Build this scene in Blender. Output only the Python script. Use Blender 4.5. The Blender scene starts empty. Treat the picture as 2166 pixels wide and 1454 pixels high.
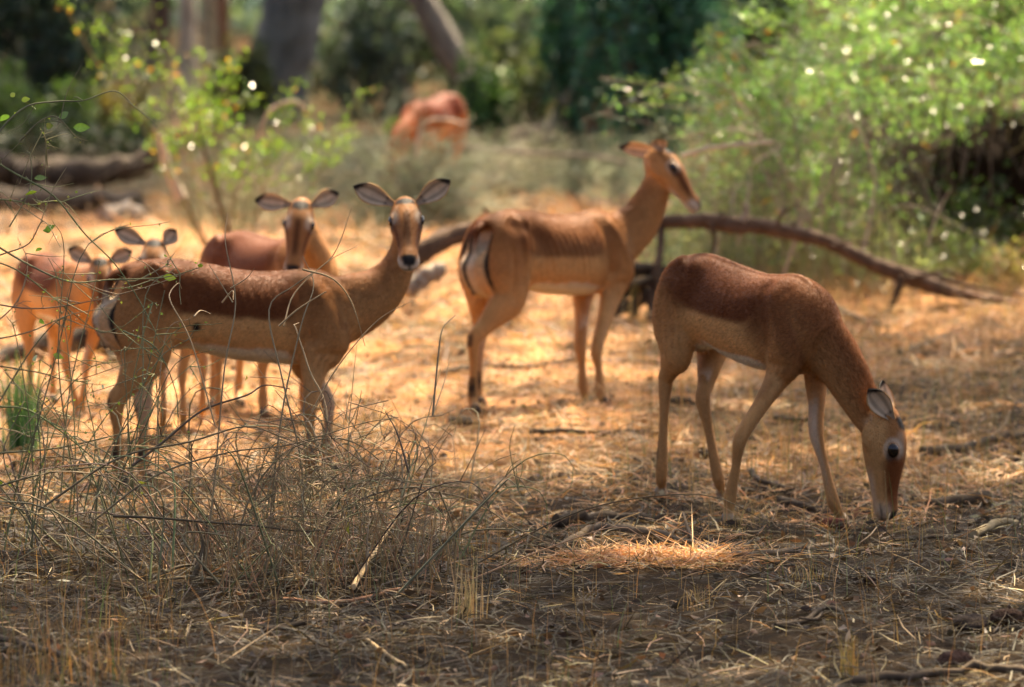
import bpy, bmesh, math, random
import numpy as np
from mathutils import Vector, Matrix, kdtree

random.seed(7)
RNG = np.random.default_rng(7)
scene = bpy.context.scene
COL = scene.collection

# ------------------------------------------------------------------ camera
CAM_H = 2.4
F = 12033.0                       # focal length in photo pixels (200 mm on 36 mm film, 2166 px wide)
TANP = 1077.0 / F                 # downward pitch
PITCH = math.atan(TANP)
cam_data = bpy.data.cameras.new("camera")
cam = bpy.data.objects.new("camera", cam_data)
COL.objects.link(cam)
cam.location = (0, 0, CAM_H)
cam.rotation_euler = (math.radians(90) - PITCH, 0, 0)
cam_data.lens = 200
cam_data.sensor_width = 36
cam_data.clip_end = 2000
cam_data.dof.use_dof = True
cam_data.dof.focus_distance = 18.4
cam_data.dof.aperture_fstop = 3.1
scene.camera = cam

# ------------------------------------------------------------------ sky and sun
SUN_ELEV = math.radians(57)
SUN_AZ = math.radians(20)         # clockwise from +Y: behind the animals and a little to the right
SUN_DIR = Vector((math.sin(SUN_AZ) * math.cos(SUN_ELEV), math.cos(SUN_AZ) * math.cos(SUN_ELEV), math.sin(SUN_ELEV)))
world = bpy.data.worlds.new("World")
scene.world = world
world.use_nodes = True
wn = world.node_tree
wn.nodes.clear()
wo = wn.nodes.new("ShaderNodeOutputWorld")
wb = wn.nodes.new("ShaderNodeBackground")
ws = wn.nodes.new("ShaderNodeTexSky")
ws.sky_type = 'NISHITA'
ws.sun_disc = False
ws.sun_elevation = SUN_ELEV
ws.sun_rotation = SUN_AZ
ws.dust_density = 8.0
ws.ozone_density = 0.3
ws.air_density = 0.4
wb.inputs['Strength'].default_value = 0.12
wn.links.new(ws.outputs[0], wb.inputs[0])
wn.links.new(wb.outputs[0], wo.inputs[0])
sun_data = bpy.data.lights.new("sun", 'SUN')
sun_data.energy = 5.0
sun_data.angle = math.radians(0.6)
sun_data.color = (1.0, 0.80, 0.54)
sun = bpy.data.objects.new("sun", sun_data)
COL.objects.link(sun)
sun.location = (0, 0, 60)
sun.rotation_euler = (-SUN_DIR).to_track_quat('-Z', 'Y').to_euler()
scene.view_settings.view_transform = 'Standard'
scene.view_settings.look = 'None'
scene.view_settings.gamma = 1.0
scene.view_settings.exposure = 1.8
scene.render.resolution_x, scene.render.resolution_y = 1024, 687
scene.cycles.use_denoising = True
scene.cycles.max_bounces = 6
scene.cycles.transparent_max_bounces = 4

# ------------------------------------------------------------------ small helpers
CP, SP = math.cos(PITCH), math.sin(PITCH)

def at(px, py, Y):
    """the point at distance Y that lies behind a photo pixel"""
    x = (px - 1083.0) / F
    y = -(py - 727.0) / F
    d = Vector((x, CP + y * SP, -SP + y * CP))
    return Vector((0, 0, CAM_H)) + d * (Y / d.y)

def ground_y(py):
    y = -(py - 727.0) / F
    return CAM_H * (CP + y * SP) / (SP - y * CP)

def pix(x, y, z):
    """vectorised projection, world -> photo pixel"""
    zz = z - CAM_H
    dep = y * CP - zz * SP
    up = y * SP + zz * CP
    return 1083.0 + F * x / dep, 727.0 - F * up / dep

def _hash(ix, iy, seed):
    h = (ix.astype(np.int64) * 374761393 + iy.astype(np.int64) * 668265263 + seed * 974634777) & 0xffffffff
    h = ((h ^ (h >> 13)) * 1274126177) & 0xffffffff
    h = h ^ (h >> 16)
    return (h & 0xffff) / 65535.0

def vnoise(x, y, seed=0):
    x = np.asarray(x, float); y = np.asarray(y, float)
    ix = np.floor(x); iy = np.floor(y)
    fx = x - ix; fy = y - iy
    fx = fx * fx * (3 - 2 * fx); fy = fy * fy * (3 - 2 * fy)
    a = _hash(ix, iy, seed); b = _hash(ix + 1, iy, seed); c = _hash(ix, iy + 1, seed); d = _hash(ix + 1, iy + 1, seed)
    return (a * (1 - fx) + b * fx) * (1 - fy) + (c * (1 - fx) + d * fx) * fy

def ground_z(x, y):
    return (vnoise(x * 0.5, y * 0.5, 1) - .5) * .05 + (vnoise(x * 2.3, y * 2.3, 2) - .5) * .03 + (vnoise(x * 9, y * 9, 3) - .5) * .018

def gz(x, y):
    return float(ground_z(np.array([x]), np.array([y]))[0])

def gpt(px, py, dz=0.0):
    Y = ground_y(py)
    p = at(px, py, Y)
    return Vector((p.x, p.y, gz(p.x, p.y) + dz))

def sstep(a, b, x):
    t = np.clip((x - a) / (b - a), 0, 1)
    return t * t * (3 - 2 * t)

# ------------------------------------------------------------------ mesh builder
class MB:
    def __init__(self):
        self.v = []; self.f3 = []; self.f4 = []; self.c = []; self.n = 0
    def add(self, v, f, c=(1, 1, 1)):
        v = np.asarray(v, float).reshape(-1, 3)
        f = np.asarray(f, np.int64)
        c = np.asarray(c, float)
        if c.ndim == 1:
            c = np.tile(c, (len(v), 1))
        self.v.append(v); self.c.append(c)
        if f.size:
            (self.f4 if f.shape[1] == 4 else self.f3).append(f + self.n)
        self.n += len(v)
    def mesh(self, name, smooth=True):
        me = bpy.data.meshes.new(name)
        v = np.concatenate(self.v) if self.v else np.zeros((0, 3))
        c = np.concatenate(self.c) if self.c else np.zeros((0, 3))
        f4 = np.concatenate(self.f4) if self.f4 else np.zeros((0, 4), np.int64)
        f3 = np.concatenate(self.f3) if self.f3 else np.zeros((0, 3), np.int64)
        me.vertices.add(len(v)); me.vertices.foreach_set("co", v.astype(np.float32).ravel())
        nl = f4.size + f3.size
        me.loops.add(nl)
        me.loops.foreach_set("vertex_index", np.concatenate([f4.ravel(), f3.ravel()]).astype(np.int32))
        npoly = len(f4) + len(f3)
        me.polygons.add(npoly)
        st = np.concatenate([np.arange(len(f4)) * 4, len(f4) * 4 + np.arange(len(f3)) * 3]).astype(np.int32)
        me.polygons.foreach_set("loop_start", st)
        me.update(calc_edges=True)
        set_col(me, c)
        if smooth:
            me.polygons.foreach_set("use_smooth", np.ones(npoly, bool))
        me.validate()
        return me
    def build(self, name, mat, parent=None, smooth=True):
        return link(name, self.mesh(name, smooth), mat, parent)

def set_col(me, c):
    a = me.color_attributes.get("Col") or me.color_attributes.new("Col", 'FLOAT_COLOR', 'POINT')
    cc = np.ones((len(me.vertices), 4), np.float32); cc[:, :3] = c
    a.data.foreach_set("color", cc.ravel())

def link(name, me, mat, parent=None):
    o = bpy.data.objects.new(name, me)
    COL.objects.link(o)
    if mat is not None and len(me.materials) == 0:
        me.materials.append(mat)
    if parent is not None:
        o.parent = parent
        o.matrix_parent_inverse = Matrix.Translation(-Vector(parent.location))
    return o

def tag(o, label=None, cat=None, group=None, kind=None):
    if label: o["label"] = label
    if cat: o["category"] = cat
    if group: o["group"] = group
    if kind: o["kind"] = kind
    return o

def thing(name, loc, label, cat, group=None):
    o = bpy.data.objects.new(name, None)
    o.empty_display_size = .1
    o.location = loc
    COL.objects.link(o)
    return tag(o, label, cat, group)

def catmull(P, sub):
    P = np.asarray(P, float)
    if len(P) < 3:
        t = np.linspace(0, 1, sub + 1)[:, None]
        return P[0] * (1 - t) + P[1] * t
    Q = np.vstack([2 * P[0] - P[1], P, 2 * P[-1] - P[-2]])
    out = []
    for i in range(len(P) - 1):
        p0, p1, p2, p3 = Q[i], Q[i + 1], Q[i + 2], Q[i + 3]
        for k in range(sub):
            t = k / sub
            out.append(.5 * ((2 * p1) + (-p0 + p2) * t + (2 * p0 - 5 * p1 + 4 * p2 - p3) * t * t + (-p0 + 3 * p1 - 3 * p2 + p3) * t ** 3))
    out.append(P[-1])
    return np.array(out)

def tube(mb, pts, r0, r1=None, n=5, col=(.2, .15, .1), cap=True, wob=0.0, radii=None):
    """a tapered limb or twig through pts"""
    P = np.asarray(pts, float)
    m = len(P)
    if radii is None:
        r1 = r0 if r1 is None else r1
        R = np.linspace(r0, r1, m)
    else:
        R = np.asarray(radii, float)
    T = np.gradient(P, axis=0)
    T /= np.linalg.norm(T, axis=1)[:, None] + 1e-9
    ref = np.array([0, 0, 1.0]) if abs(T[m // 2][2]) < .85 else np.array([1.0, 0, 0])
    A = np.cross(T, ref); A /= np.linalg.norm(A, axis=1)[:, None] + 1e-9
    B = np.cross(T, A)
    th = np.arange(n) * 2 * math.pi / n
    RR = R[:, None] * np.ones((1, n))
    if wob:
        RR = RR * (1 + wob * (RNG.random((m, n)) - .5) * 2)
    V = P[:, None, :] + RR[..., None] * (np.cos(th)[None, :, None] * A[:, None, :] + np.sin(th)[None, :, None] * B[:, None, :])
    V = V.reshape(-1, 3)
    i = np.arange(m - 1)[:, None] * n; j = np.arange(n)[None, :]; j2 = (j + 1) % n
    f = np.stack([i + j, i + j2, i + n + j2, i + n + j], -1).reshape(-1, 4)
    mb.add(V, f, col)
    if cap:
        for end in (0, m - 1):
            base = end * n
            V2 = np.vstack([V[base:base + n], P[end][None]])
            a = np.arange(n)
            ff = np.stack([a, (a + 1) % n, np.full(n, n)], -1)
            if end == 0: ff = ff[:, ::-1]
            mb.add(V2, ff, col)

def leaf_cards(mb, C, D, L, W, col, fold=.25):
    """leaves: centre C, direction D (N,3), length L, width W: two folded faces with a pointed tip"""
    C = np.asarray(C, float); N = len(C)
    D = D / (np.linalg.norm(D, axis=1)[:, None] + 1e-9)
    R = RNG.normal(size=(N, 3))
    S = np.cross(D, R); S /= np.linalg.norm(S, axis=1)[:, None] + 1e-9
    U = np.cross(S, D)
    L = np.broadcast_to(np.asarray(L, float), (N,))[:, None]; W = np.broadcast_to(np.asarray(W, float), (N,))[:, None]
    a = C - D * L * .5; b = C + D * L * .5
    s1 = C + S * W * .5 + U * W * fold - D * L * .05; s2 = C - S * W * .5 + U * W * fold - D * L * .05
    V = np.stack([a, s1, b, s2], 1).reshape(-1, 3)
    k = np.arange(N)[:, None] * 4
    f = np.concatenate([k + np.array([[0, 1, 2]]), k + np.array([[0, 2, 3]])])
    col = np.asarray(col, float)
    if col.ndim == 1: col = np.tile(col, (N, 1))
    mb.add(V, f, np.repeat(col, 4, 0))

def randcol(n, base, var=.25, hue=.12):
    base = np.asarray(base, float)
    k = 1 + (RNG.random((n, 1)) - .5) * 2 * var
    h = 1 + (RNG.random((n, 3)) - .5) * 2 * hue
    return np.clip(base[None] * k * h, 0, 1)

# ------------------------------------------------------------------ materials
def mat_attr(name, rough=.8, nscale=20, namt=.25, bump=0.0, bscale=60, trans=0.0, spec=.3, sheen=0.0, detail=6, stretch=None, tcol=(1.15, 1.1, .55)):
    m = bpy.data.materials.new(name)
    m.use_nodes = True
    nt = m.node_tree; N = nt.nodes; Lk = nt.links
    N.clear()
    out = N.new("ShaderNodeOutputMaterial")
    bs = N.new("ShaderNodeBsdfPrincipled")
    at_ = N.new("ShaderNodeAttribute"); at_.attribute_name = "Col"
    tc = N.new("ShaderNodeTexCoord")
    vec = tc.outputs['Object']
    if stretch:
        mp = N.new("ShaderNodeMapping"); mp.inputs['Scale'].default_value = stretch
        Lk.new(vec, mp.inputs['Vector']); vec = mp.outputs[0]
    no = N.new("ShaderNodeTexNoise"); no.inputs['Scale'].default_value = nscale; no.inputs['Detail'].default_value = detail
    Lk.new(vec, no.inputs['Vector'])
    mr = N.new("ShaderNodeMapRange")
    mr.inputs['From Min'].default_value = .25; mr.inputs['From Max'].default_value = .75
    mr.inputs['To Min'].default_value = 1 - namt; mr.inputs['To Max'].default_value = 1 + namt
    Lk.new(no.outputs['Fac'], mr.inputs['Value'])
    mx = N.new("ShaderNodeMix"); mx.data_type = 'RGBA'; mx.blend_type = 'MULTIPLY'; mx.inputs['Factor'].default_value = 1
    Lk.new(at_.outputs['Color'], mx.inputs[6]); Lk.new(mr.outputs[0], mx.inputs[7])
    Lk.new(mx.outputs[2], bs.inputs['Base Color'])
    bs.inputs['Roughness'].default_value = rough
    bs.inputs['Specular IOR Level'].default_value = spec
    if sheen:
        bs.inputs['Sheen Weight'].default_value = sheen
        bs.inputs['Sheen Roughness'].default_value = .4
        bs.inputs['Sheen Tint'].default_value = (1, .85, .7, 1)
    if bump:
        nb = N.new("ShaderNodeTexNoise"); nb.inputs['Scale'].default_value = bscale; nb.inputs['Detail'].default_value = 5
        Lk.new(vec, nb.inputs['Vector'])
        bp = N.new("ShaderNodeBump"); bp.inputs['Strength'].default_value = bump; bp.inputs['Distance'].default_value = .01
        Lk.new(nb.outputs['Fac'], bp.inputs['Height']); Lk.new(bp.outputs[0], bs.inputs['Normal'])
    if trans:
        tr = N.new("ShaderNodeBsdfTranslucent")
        m2 = N.new("ShaderNodeMix"); m2.data_type = 'RGBA'; m2.blend_type = 'MULTIPLY'; m2.inputs['Factor'].default_value = 1
        m2.inputs[7].default_value = (*tcol, 1)
        Lk.new(mx.outputs[2], m2.inputs[6]); Lk.new(m2.outputs[2], tr.inputs['Color'])
        ms = N.new("ShaderNodeMixShader"); ms.inputs[0].default_value = trans
        Lk.new(bs.outputs[0], ms.inputs[1]); Lk.new(tr.outputs[0], ms.inputs[2])
        Lk.new(ms.outputs[0], out.inputs[0])
    else:
        Lk.new(bs.outputs[0], out.inputs[0])
    return m

M_COAT = mat_attr("short_fur", rough=.55, nscale=55, namt=.12, bump=.3, bscale=220, spec=.14, stretch=(1, 1, .5))
M_FUR = mat_attr("fur_hair", rough=.65, nscale=30, namt=.08, spec=.10, trans=.25, tcol=(1.0, .93, .8))
M_EYE = mat_attr("wet_eye", rough=.08, nscale=5, namt=.05, spec=.6)
M_BARK = mat_attr("bark", rough=.9, nscale=14, namt=.45, bump=.9, bscale=30, spec=.15, stretch=(1, 1, .35))
M_TWIG = mat_attr("twig_bark", rough=.7, nscale=30, namt=.3, spec=.3)
M_LEAF = mat_attr("leaf", rough=.20, nscale=8, namt=.2, trans=.5, spec=.9, tcol=(1.1, 1.15, .5))
M_FARLEAF = mat_attr("far_leaf", rough=.5, nscale=2, namt=.25, trans=.35, spec=.35)
M_STRAW = mat_attr("dry_straw", rough=.6, nscale=6, namt=.25, trans=.3, spec=.35, tcol=(1.1, .95, .7))
M_CLOD = mat_attr("clod", rough=.95, nscale=40, namt=.4, bump=1, bscale=90, spec=.1)

def ground_material():
    m = bpy.data.materials.new("dry_woodland_soil")
    m.use_nodes = True
    nt = m.node_tree; N = nt.nodes; Lk = nt.links
    bs = N["Principled BSDF"]
    tc = N.new("ShaderNodeTexCoord")
    n1 = N.new("ShaderNodeTexNoise"); n1.inputs['Scale'].default_value = 1.1; n1.inputs['Detail'].default_value = 8; n1.inputs['Roughness'].default_value = .65
    n2 = N.new("ShaderNodeTexNoise"); n2.inputs['Scale'].default_value = 38; n2.inputs['Detail'].default_value = 8; n2.inputs['Roughness'].default_value = .7
    Lk.new(tc.outputs['Object'], n1.inputs['Vector']); Lk.new(tc.outputs['Object'], n2.inputs['Vector'])
    r1 = N.new("ShaderNodeValToRGB")
    e = r1.color_ramp.elements
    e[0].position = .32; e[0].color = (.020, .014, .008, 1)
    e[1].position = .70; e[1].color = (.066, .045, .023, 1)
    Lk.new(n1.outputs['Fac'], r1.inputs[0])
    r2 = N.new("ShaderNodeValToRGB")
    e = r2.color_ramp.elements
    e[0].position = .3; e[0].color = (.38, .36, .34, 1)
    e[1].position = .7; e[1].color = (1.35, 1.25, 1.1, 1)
    Lk.new(n2.outputs['Fac'], r2.inputs[0])
    mx = N.new("ShaderNodeMix"); mx.data_type = 'RGBA'; mx.blend_type = 'MULTIPLY'; mx.inputs['Factor'].default_value = 1
    at_ = N.new("ShaderNodeAttribute"); at_.attribute_name = "Col"
    sp_ = N.new("ShaderNodeSeparateColor"); Lk.new(at_.outputs['Color'], sp_.inputs[0])
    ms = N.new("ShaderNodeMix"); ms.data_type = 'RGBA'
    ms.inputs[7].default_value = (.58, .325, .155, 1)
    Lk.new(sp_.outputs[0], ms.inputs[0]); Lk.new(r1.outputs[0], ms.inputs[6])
    Lk.new(ms.outputs[2], mx.inputs[6]); Lk.new(r2.outputs[0], mx.inputs[7])
    Lk.new(mx.outputs[2], bs.inputs['Base Color'])
    bs.inputs['Roughness'].default_value = .95
    bs.inputs['Specular IOR Level'].default_value = .1
    bp = N.new("ShaderNodeBump"); bp.inputs['Strength'].default_value = .9; bp.inputs['Distance'].default_value = .02
    Lk.new(n2.outputs['Fac'], bp.inputs['Height']); Lk.new(bp.outputs[0], bs.inputs['Normal'])
    return m

# ------------------------------------------------------------------ ground
def axis(segments):
    out = [np.arange(a, b, s) for a, b, s in segments]
    return np.concatenate(out + [np.array([segments[-1][1]])])

gx = axis([(-400, -40, 30), (-40, -8, 2.0), (-8, -3.2, .25), (-3.2, 3.2, .05), (3.2, 8, .25), (8, 40, 2.0), (40, 400, 30)])
gy = axis([(-60, 0, 10), (0, 14, 1.0), (14, 27, .05), (27, 45, .2), (45, 100, 1.0), (100, 600, 25)])
GX, GY = np.meshgrid(gx, gy)
GZ = ground_z(GX, GY)
nb_, na_ = GX.shape
idx = np.arange(nb_ * na_).reshape(nb_, na_)
fq = np.stack([idx[:-1, :-1], idx[:-1, 1:], idx[1:, 1:], idx[1:, :-1]], -1).reshape(-1, 4)
# sunlight painted as paler sandy ground in the clearing, shade as dark soil elsewhere
lit_sand = sstep(20.9, 23.2, GY + .9 * (vnoise(GX * 1.1, GY * .9, 11) - .5)) * sstep(38, 33, GY) * sstep(1.9, .5, GX - .35 * (GY - 24) + .9 * (vnoise(GX * 1.3, GY * 1.1, 12) - .5))
lit_sand = np.maximum(lit_sand * (.12 + .88 * sstep(.30, .60, .55 * vnoise(GX * 2.6, GY * 2.0, 13) + .45 * vnoise(GX * 8, GY * 6, 15))), .22 * sstep(.45, .75, vnoise(GX * .9, GY * .8, 14)) * sstep(18.5, 21, GY))
mb = MB(); mb.add(np.stack([GX, GY, GZ], -1).reshape(-1, 3), fq, np.repeat(np.clip(lit_sand, 0, 1).reshape(-1, 1), 3, 1))
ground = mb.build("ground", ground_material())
tag(ground, kind="structure")

# ------------------------------------------------------------------ impalas
SADDLE = np.array((.150, .048, .014)); TAN = np.array((.62, .36, .14)); MID = np.array((.42, .205, .072)); WHITE = np.array((.74, .68, .55))
BLACK = np.array((.012, .010, .009)); FACE = np.array((.34, .155, .052)); LEGC = np.array((.47, .255, .095))

def ring_loft(P, A, B, LAT, sub=5, n=22, power=2.0):
    """closed loft: centres P, lateral radii A, other radii B, lateral vectors LAT"""
    X = np.hstack([np.asarray(P, float), np.asarray(A, float)[:, None], np.asarray(B, float)[:, None], np.asarray(LAT, float)])
    X = catmull(X, sub)
    C, a, b, lat = X[:, :3], np.maximum(X[:, 3], .002), np.maximum(X[:, 4], .002), X[:, 5:8]
    T = np.gradient(C, axis=0); T /= np.linalg.norm(T, axis=1)[:, None] + 1e-9
    Lv = lat - T * (lat * T).sum(1)[:, None]; Lv /= np.linalg.norm(Lv, axis=1)[:, None] + 1e-9
    U = np.cross(T, Lv)
    th = np.arange(n) * 2 * math.pi / n
    ct = np.sign(np.cos(th)) * np.abs(np.cos(th)) ** (2 / power); st = np.sign(np.sin(th)) * np.abs(np.sin(th)) ** (2 / power)
    V = C[:, None, :] + a[:, None, None] * ct[None, :, None] * Lv[:, None, :] + b[:, None, None] * st[None, :, None] * U[:, None, :]
    m = len(C)
    V = V.reshape(-1, 3)
    i = np.arange(m - 1)[:, None] * n; j = np.arange(n)[None, :]; j2 = (j + 1) % n
    f = np.stack([i + j, i + j2, i + n + j2, i + n + j], -1).reshape(-1, 4)
    tt = np.repeat(np.linspace(0, 1, m), n)
    ncap = np.arange(n)
    V = np.vstack([V, C[0], C[-1]])
    tt = np.concatenate([tt, [0, 1]])
    c0 = np.stack([np.full(n, m * n), (ncap + 1) % n, ncap], -1)
    c1 = np.stack([np.full(n, m * n + 1), (m - 1) * n + ncap, (m - 1) * n + (ncap + 1) % n], -1)
    return V, f, np.vstack([c0, c1]), tt

def ball(c, r, axes=None, n=12):
    c = np.asarray(c, float)
    u = np.linspace(0, math.pi, n // 2 + 1)[1:-1]; v = np.arange(n) * 2 * math.pi / n
    pts = np.array([[math.sin(a) * math.cos(b), math.sin(a) * math.sin(b), math.cos(a)] for a in u for b in v] + [[0, 0, 1], [0, 0, -1]])
    r = np.ones(3) * r
    pts = pts * r
    if axes is not None: pts = pts @ np.asarray(axes)
    m = len(u)
    f4 = [[i * n + j, (i + 1) * n + j, (i + 1) * n + (j + 1) % n, i * n + (j + 1) % n] for i in range(m - 1) for j in range(n)]
    f3 = [[m * n, j, (j + 1) % n] for j in range(n)] + [[m * n + 1, (m - 1) * n + (j + 1) % n, (m - 1) * n + j] for j in range(n)]
    return pts + c, np.array(f4), np.array(f3)

TRUNK = [  # x, top, bottom, half width (metres on a 0.84 m doe)
    (-.215, -.135, -.205, .030), (-.195, -.085, -.30, .078), (-.15, -.042, -.36, .108), (-.07, -.010, -.36, .124), (.03, .0, -.335, .122),
    (.13, -.008, -.325, .128), (.25, -.02, -.345, .147), (.37, -.024, -.355, .150), (.48, -.014, -.355, .138), (.58, .0, -.35, .118),
    (.66, -.022, -.335, .108), (.72, -.075, -.315, .092), (.765, -.14, -.285, .060)]
HEAD = [  # along, half width, half height, centre lift
    (-.045, .022, .026, -.004), (-.025, .042, .046, -.004), (.02, .055, .062, -.004), (.065, .061, .068, -.006), (.105, .058, .066, -.010), (.15, .048, .057, -.016),
    (.19, .040, .047, -.021), (.23, .036, .040, -.025), (.265, .040, .038, -.028), (.288, .038, .034, -.030), (.304, .028, .024, -.031), (.311, .010, .010, -.031)]

def impala(sp):
    k = sp.get('k', 1.0)
    Pp = at(*sp['P']); Wp = at(*sp['W'])
    e1 = (Wp - Pp); stretch = e1.length / .58; e1.normalize()
    e2 = Vector((0, 0, 1)).cross(e1).normalized()            # the animal's left
    e3 = e1.cross(e2)
    E = np.array([e1, e2, e3]); O = np.array(Pp)
    S = np.array([stretch, k, k])
    def loc(x, y, z):
        return O + (np.array([x, y, z]) * S) @ E
    parts = []           # (verts, f4, f3, part id, t)
    def push(res, pid):
        V, f4, f3 = res[0], res[1], res[2]
        parts.append((V, f4, f3, pid, res[3] if len(res) > 3 else np.zeros(len(V))))
    lat = np.array(e2)
    # trunk
    C = [loc(x, 0, (t + b) / 2) for x, t, b, w in TRUNK]
    push(ring_loft(C, [w * k for *_, w in TRUNK], [(t - b) / 2 * k for x, t, b, w in TRUNK], [lat] * len(C), sub=4, n=36, power=2.15), 0)
    # blades, hips and belly masses
    for s in (1, -1):
        push(ring_loft([loc(.565, s * .040, -.030), loc(.58, s * .076, -.09), loc(.625, s * .084, -.19), loc(.645, s * .080, -.27), loc(.60, s * .078, -.345)],
                       np.array([.022, .040, .050, .050, .036]) * k, np.array([.045, .072, .085, .080, .052]) * k, [lat] * 5, n=18), 0)
        push(ring_loft([loc(-.02, s * .060, -.035), loc(-.065, s * .072, -.11), loc(-.09, s * .080, -.22), loc(-.080, s * .080, -.31), loc(-.080, s * .078, -.37)],
                       np.array([.03, .050, .057, .050, .034]) * k, np.array([.06, .098, .110, .096, .070]) * k, [lat] * 5, n=18), 0)
    # legs
    hoof_dirs = []
    for key, s, hind in (('HR', -1, 1), ('HL', 1, 1), ('FR', -1, 0), ('FL', 1, 0)):
        j = [np.array(at(*p)) for p in sp[key]]
        fwd = np.array(e1); fwd[2] = 0; fwd /= np.linalg.norm(fwd)
        hoof = j[-1].copy(); hz = gz(hoof[0], hoof[1]); hoof[2] = hz + .012 * k
        fet = j[1]
        if hind:
            pts = [loc(-.075, s * .080, -.25), loc(-.060, s * .083, -.35)]
            hock = j[0]
            pts += [pts[-1] * .62 + hock * .38, pts[-1] * .28 + hock * .72, hock, hock * .55 + fet * .45, fet, fet * .35 + hoof * .65 + fwd * .010 * k, hoof + fwd * .022 * k]
            A = [.05, .050, .038, .027, .0235, .0160, .0210, .0150, .018]
            B = [.10, .090, .066, .041, .036, .0180, .0245, .0175, .027]
        else:
            pts = [loc(.62, s * .086, -.26), loc(.60, s * .083, -.35)]
            car = j[0]
            pts += [pts[-1] * .5 + car * .5, car, car * .55 + fet * .45, fet, fet * .35 + hoof * .65 + fwd * .010 * k, hoof + fwd * .022 * k]
            A = [.047, .040, .028, .0245, .0160, .0215, .0150, .018]
            B = [.078, .060, .036, .0290, .0172, .0245, .0175, .027]
        push(ring_loft(pts, np.array(A) * k, np.array(B) * k, [lat] * len(pts), n=16), 2 + hind)
        # cloven hoof: two toes
        for q in (-1, 1):
            push(ring_loft([hoof - fwd * .004 * k + lat * q * .010 * k + np.array([0, 0, .02 * k]), hoof + fwd * .018 * k + lat * q * .011 * k + np.array([0, 0, .004]), hoof + fwd * .040 * k + lat * q * .010 * k - np.array([0, 0, .006])],
                           np.array([.010, .0105, .005]) * k, np.array([.017, .016, .006]) * k, [lat] * 3, sub=4, n=10), 5)
        hoof_dirs.append(hoof)
    # head frame
    hs = sp.get('hs', 1.0) * k
    n1 = Vector(sp['nose']).normalized(); up = Vector(sp['hup'])
    n2 = up.cross(n1).normalized(); n3 = n1.cross(n2)          # nose, head left, brow
    HE = np.array([n1, n2, n3]); HO = np.array(at(*sp['poll'])) - np.array(n3) * .035 * hs
    def hl(x, y, z): return HO + (np.array([x, y, z]) * hs) @ HE
    hp = [hl(x, 0, z) for x, w, h, z in HEAD]
    push(ring_loft(hp, np.array([w for x, w, h, z in HEAD]) * hs, np.array([h for x, w, h, z in HEAD]) * hs, [np.array(n2)] * len(hp), sub=4, n=24), 4)
    for s in (1, -1):
        push(ball(hl(.088, s * .047, .016), np.array([.030, .018, .021]) * hs, HE), 4)
        push(ball(hl(.05, s * .036, -.045), np.array([.05, .018, .03]) * hs, HE), 4)
    # neck
    nk = [loc(.52, 0, -.17), loc(.63, 0, -.165)] + [np.array(at(*p)) for p in sp['neck']] + [hl(-.005, 0, -.02), hl(.03, 0, -.02)]
    m = len(nk)
    tq = np.linspace(0, 1, m)
    na = np.interp(tq, [0, .2, .45, .7, .9, 1], [.085, .080, .058, .046, .043, .042]) * k * sp.get('nw', 1.0)
    nb = np.interp(tq, [0, .2, .45, .7, .9, 1], [.145, .130, .080, .054, .047, .044]) * k * sp.get('nw', 1.0)
    lats = [lat] * 2 + [lat * (1 - w) + np.array(n2) * w for w in np.linspace(.1, 1, m - 4)] + [np.array(n2)] * 2
    push(ring_loft(nk, na, nb, lats, sub=6, n=24), 1)
    # tail
    tl = [loc(-.16, 0, -.055), loc(-.205, .0, -.085)] + ([loc(*q) for q in sp['tail']] if 'tail' in sp else [loc(-.222, 0, -.15), loc(-.222, 0, -.23), loc(-.212, 0, -.31), loc(-.205, 0, -.35)])
    push(ring_loft(tl, np.array([.026, .026, .022, .022, .016, .006]) * k, np.array([.020, .018, .012, .011, .009, .005]) * k, [lat] * 6, n=14), 6)

    # one continuous surface
    mbb = MB(); src_co = []; src_id = []; src_t = []
    for V, f4, f3, pid, t in parts:
        base = mbb.n
        mbb.v.append(V); mbb.c.append(np.ones((len(V), 3))); mbb.f4.append(f4 + base); mbb.f3.append(f3 + base); mbb.n += len(V)
        src_co.append(V); src_id.append(np.full(len(V), pid)); src_t.append(t)
    raw = mbb.mesh("impala_raw")
    tmp = bpy.data.objects.new("impala_raw", raw); COL.objects.link(tmp)
    md = tmp.modifiers.new("r", 'REMESH'); md.mode = 'VOXEL'; md.voxel_size = sp.get('vox', .006)
    sm = tmp.modifiers.new("s", 'SMOOTH'); sm.factor = .5; sm.iterations = sp.get('smooth', 5)
    dg = bpy.context.evaluated_depsgraph_get()
    me = bpy.data.meshes.new_from_object(tmp.evaluated_get(dg))
    bpy.data.objects.remove(tmp); bpy.data.meshes.remove(raw)
    me.materials.clear()
    nv = len(me.vertices)
    co = np.empty(nv * 3, np.float32); me.vertices.foreach_get("co", co); co = co.reshape(-1, 3).astype(float)
    ne = len(me.edges); ev = np.empty(ne * 2, np.int32); me.edges.foreach_get("vertices", ev); ev = ev.reshape(-1, 2)
    nrm_buf = np.empty(nv * 3, np.float32)
    SC = np.vstack(src_co); SI = np.concatenate(src_id); ST = np.concatenate(src_t)
    kd = kdtree.KDTree(len(SC))
    for i, p in enumerate(SC): kd.insert(p, i)
    kd.balance()
    near = np.array([kd.find(p)[1] for p in co])
    pid = SI[near]; t = ST[near]
    # melt the limb roots into the trunk, leave shins and face crisp
    wsm = np.where((pid <= 1), 1.0, np.where((pid == 2) | (pid == 3), sstep(.38, .22, t), 0.0))
    deg = np.bincount(ev.ravel(), minlength=nv).astype(float)
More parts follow.
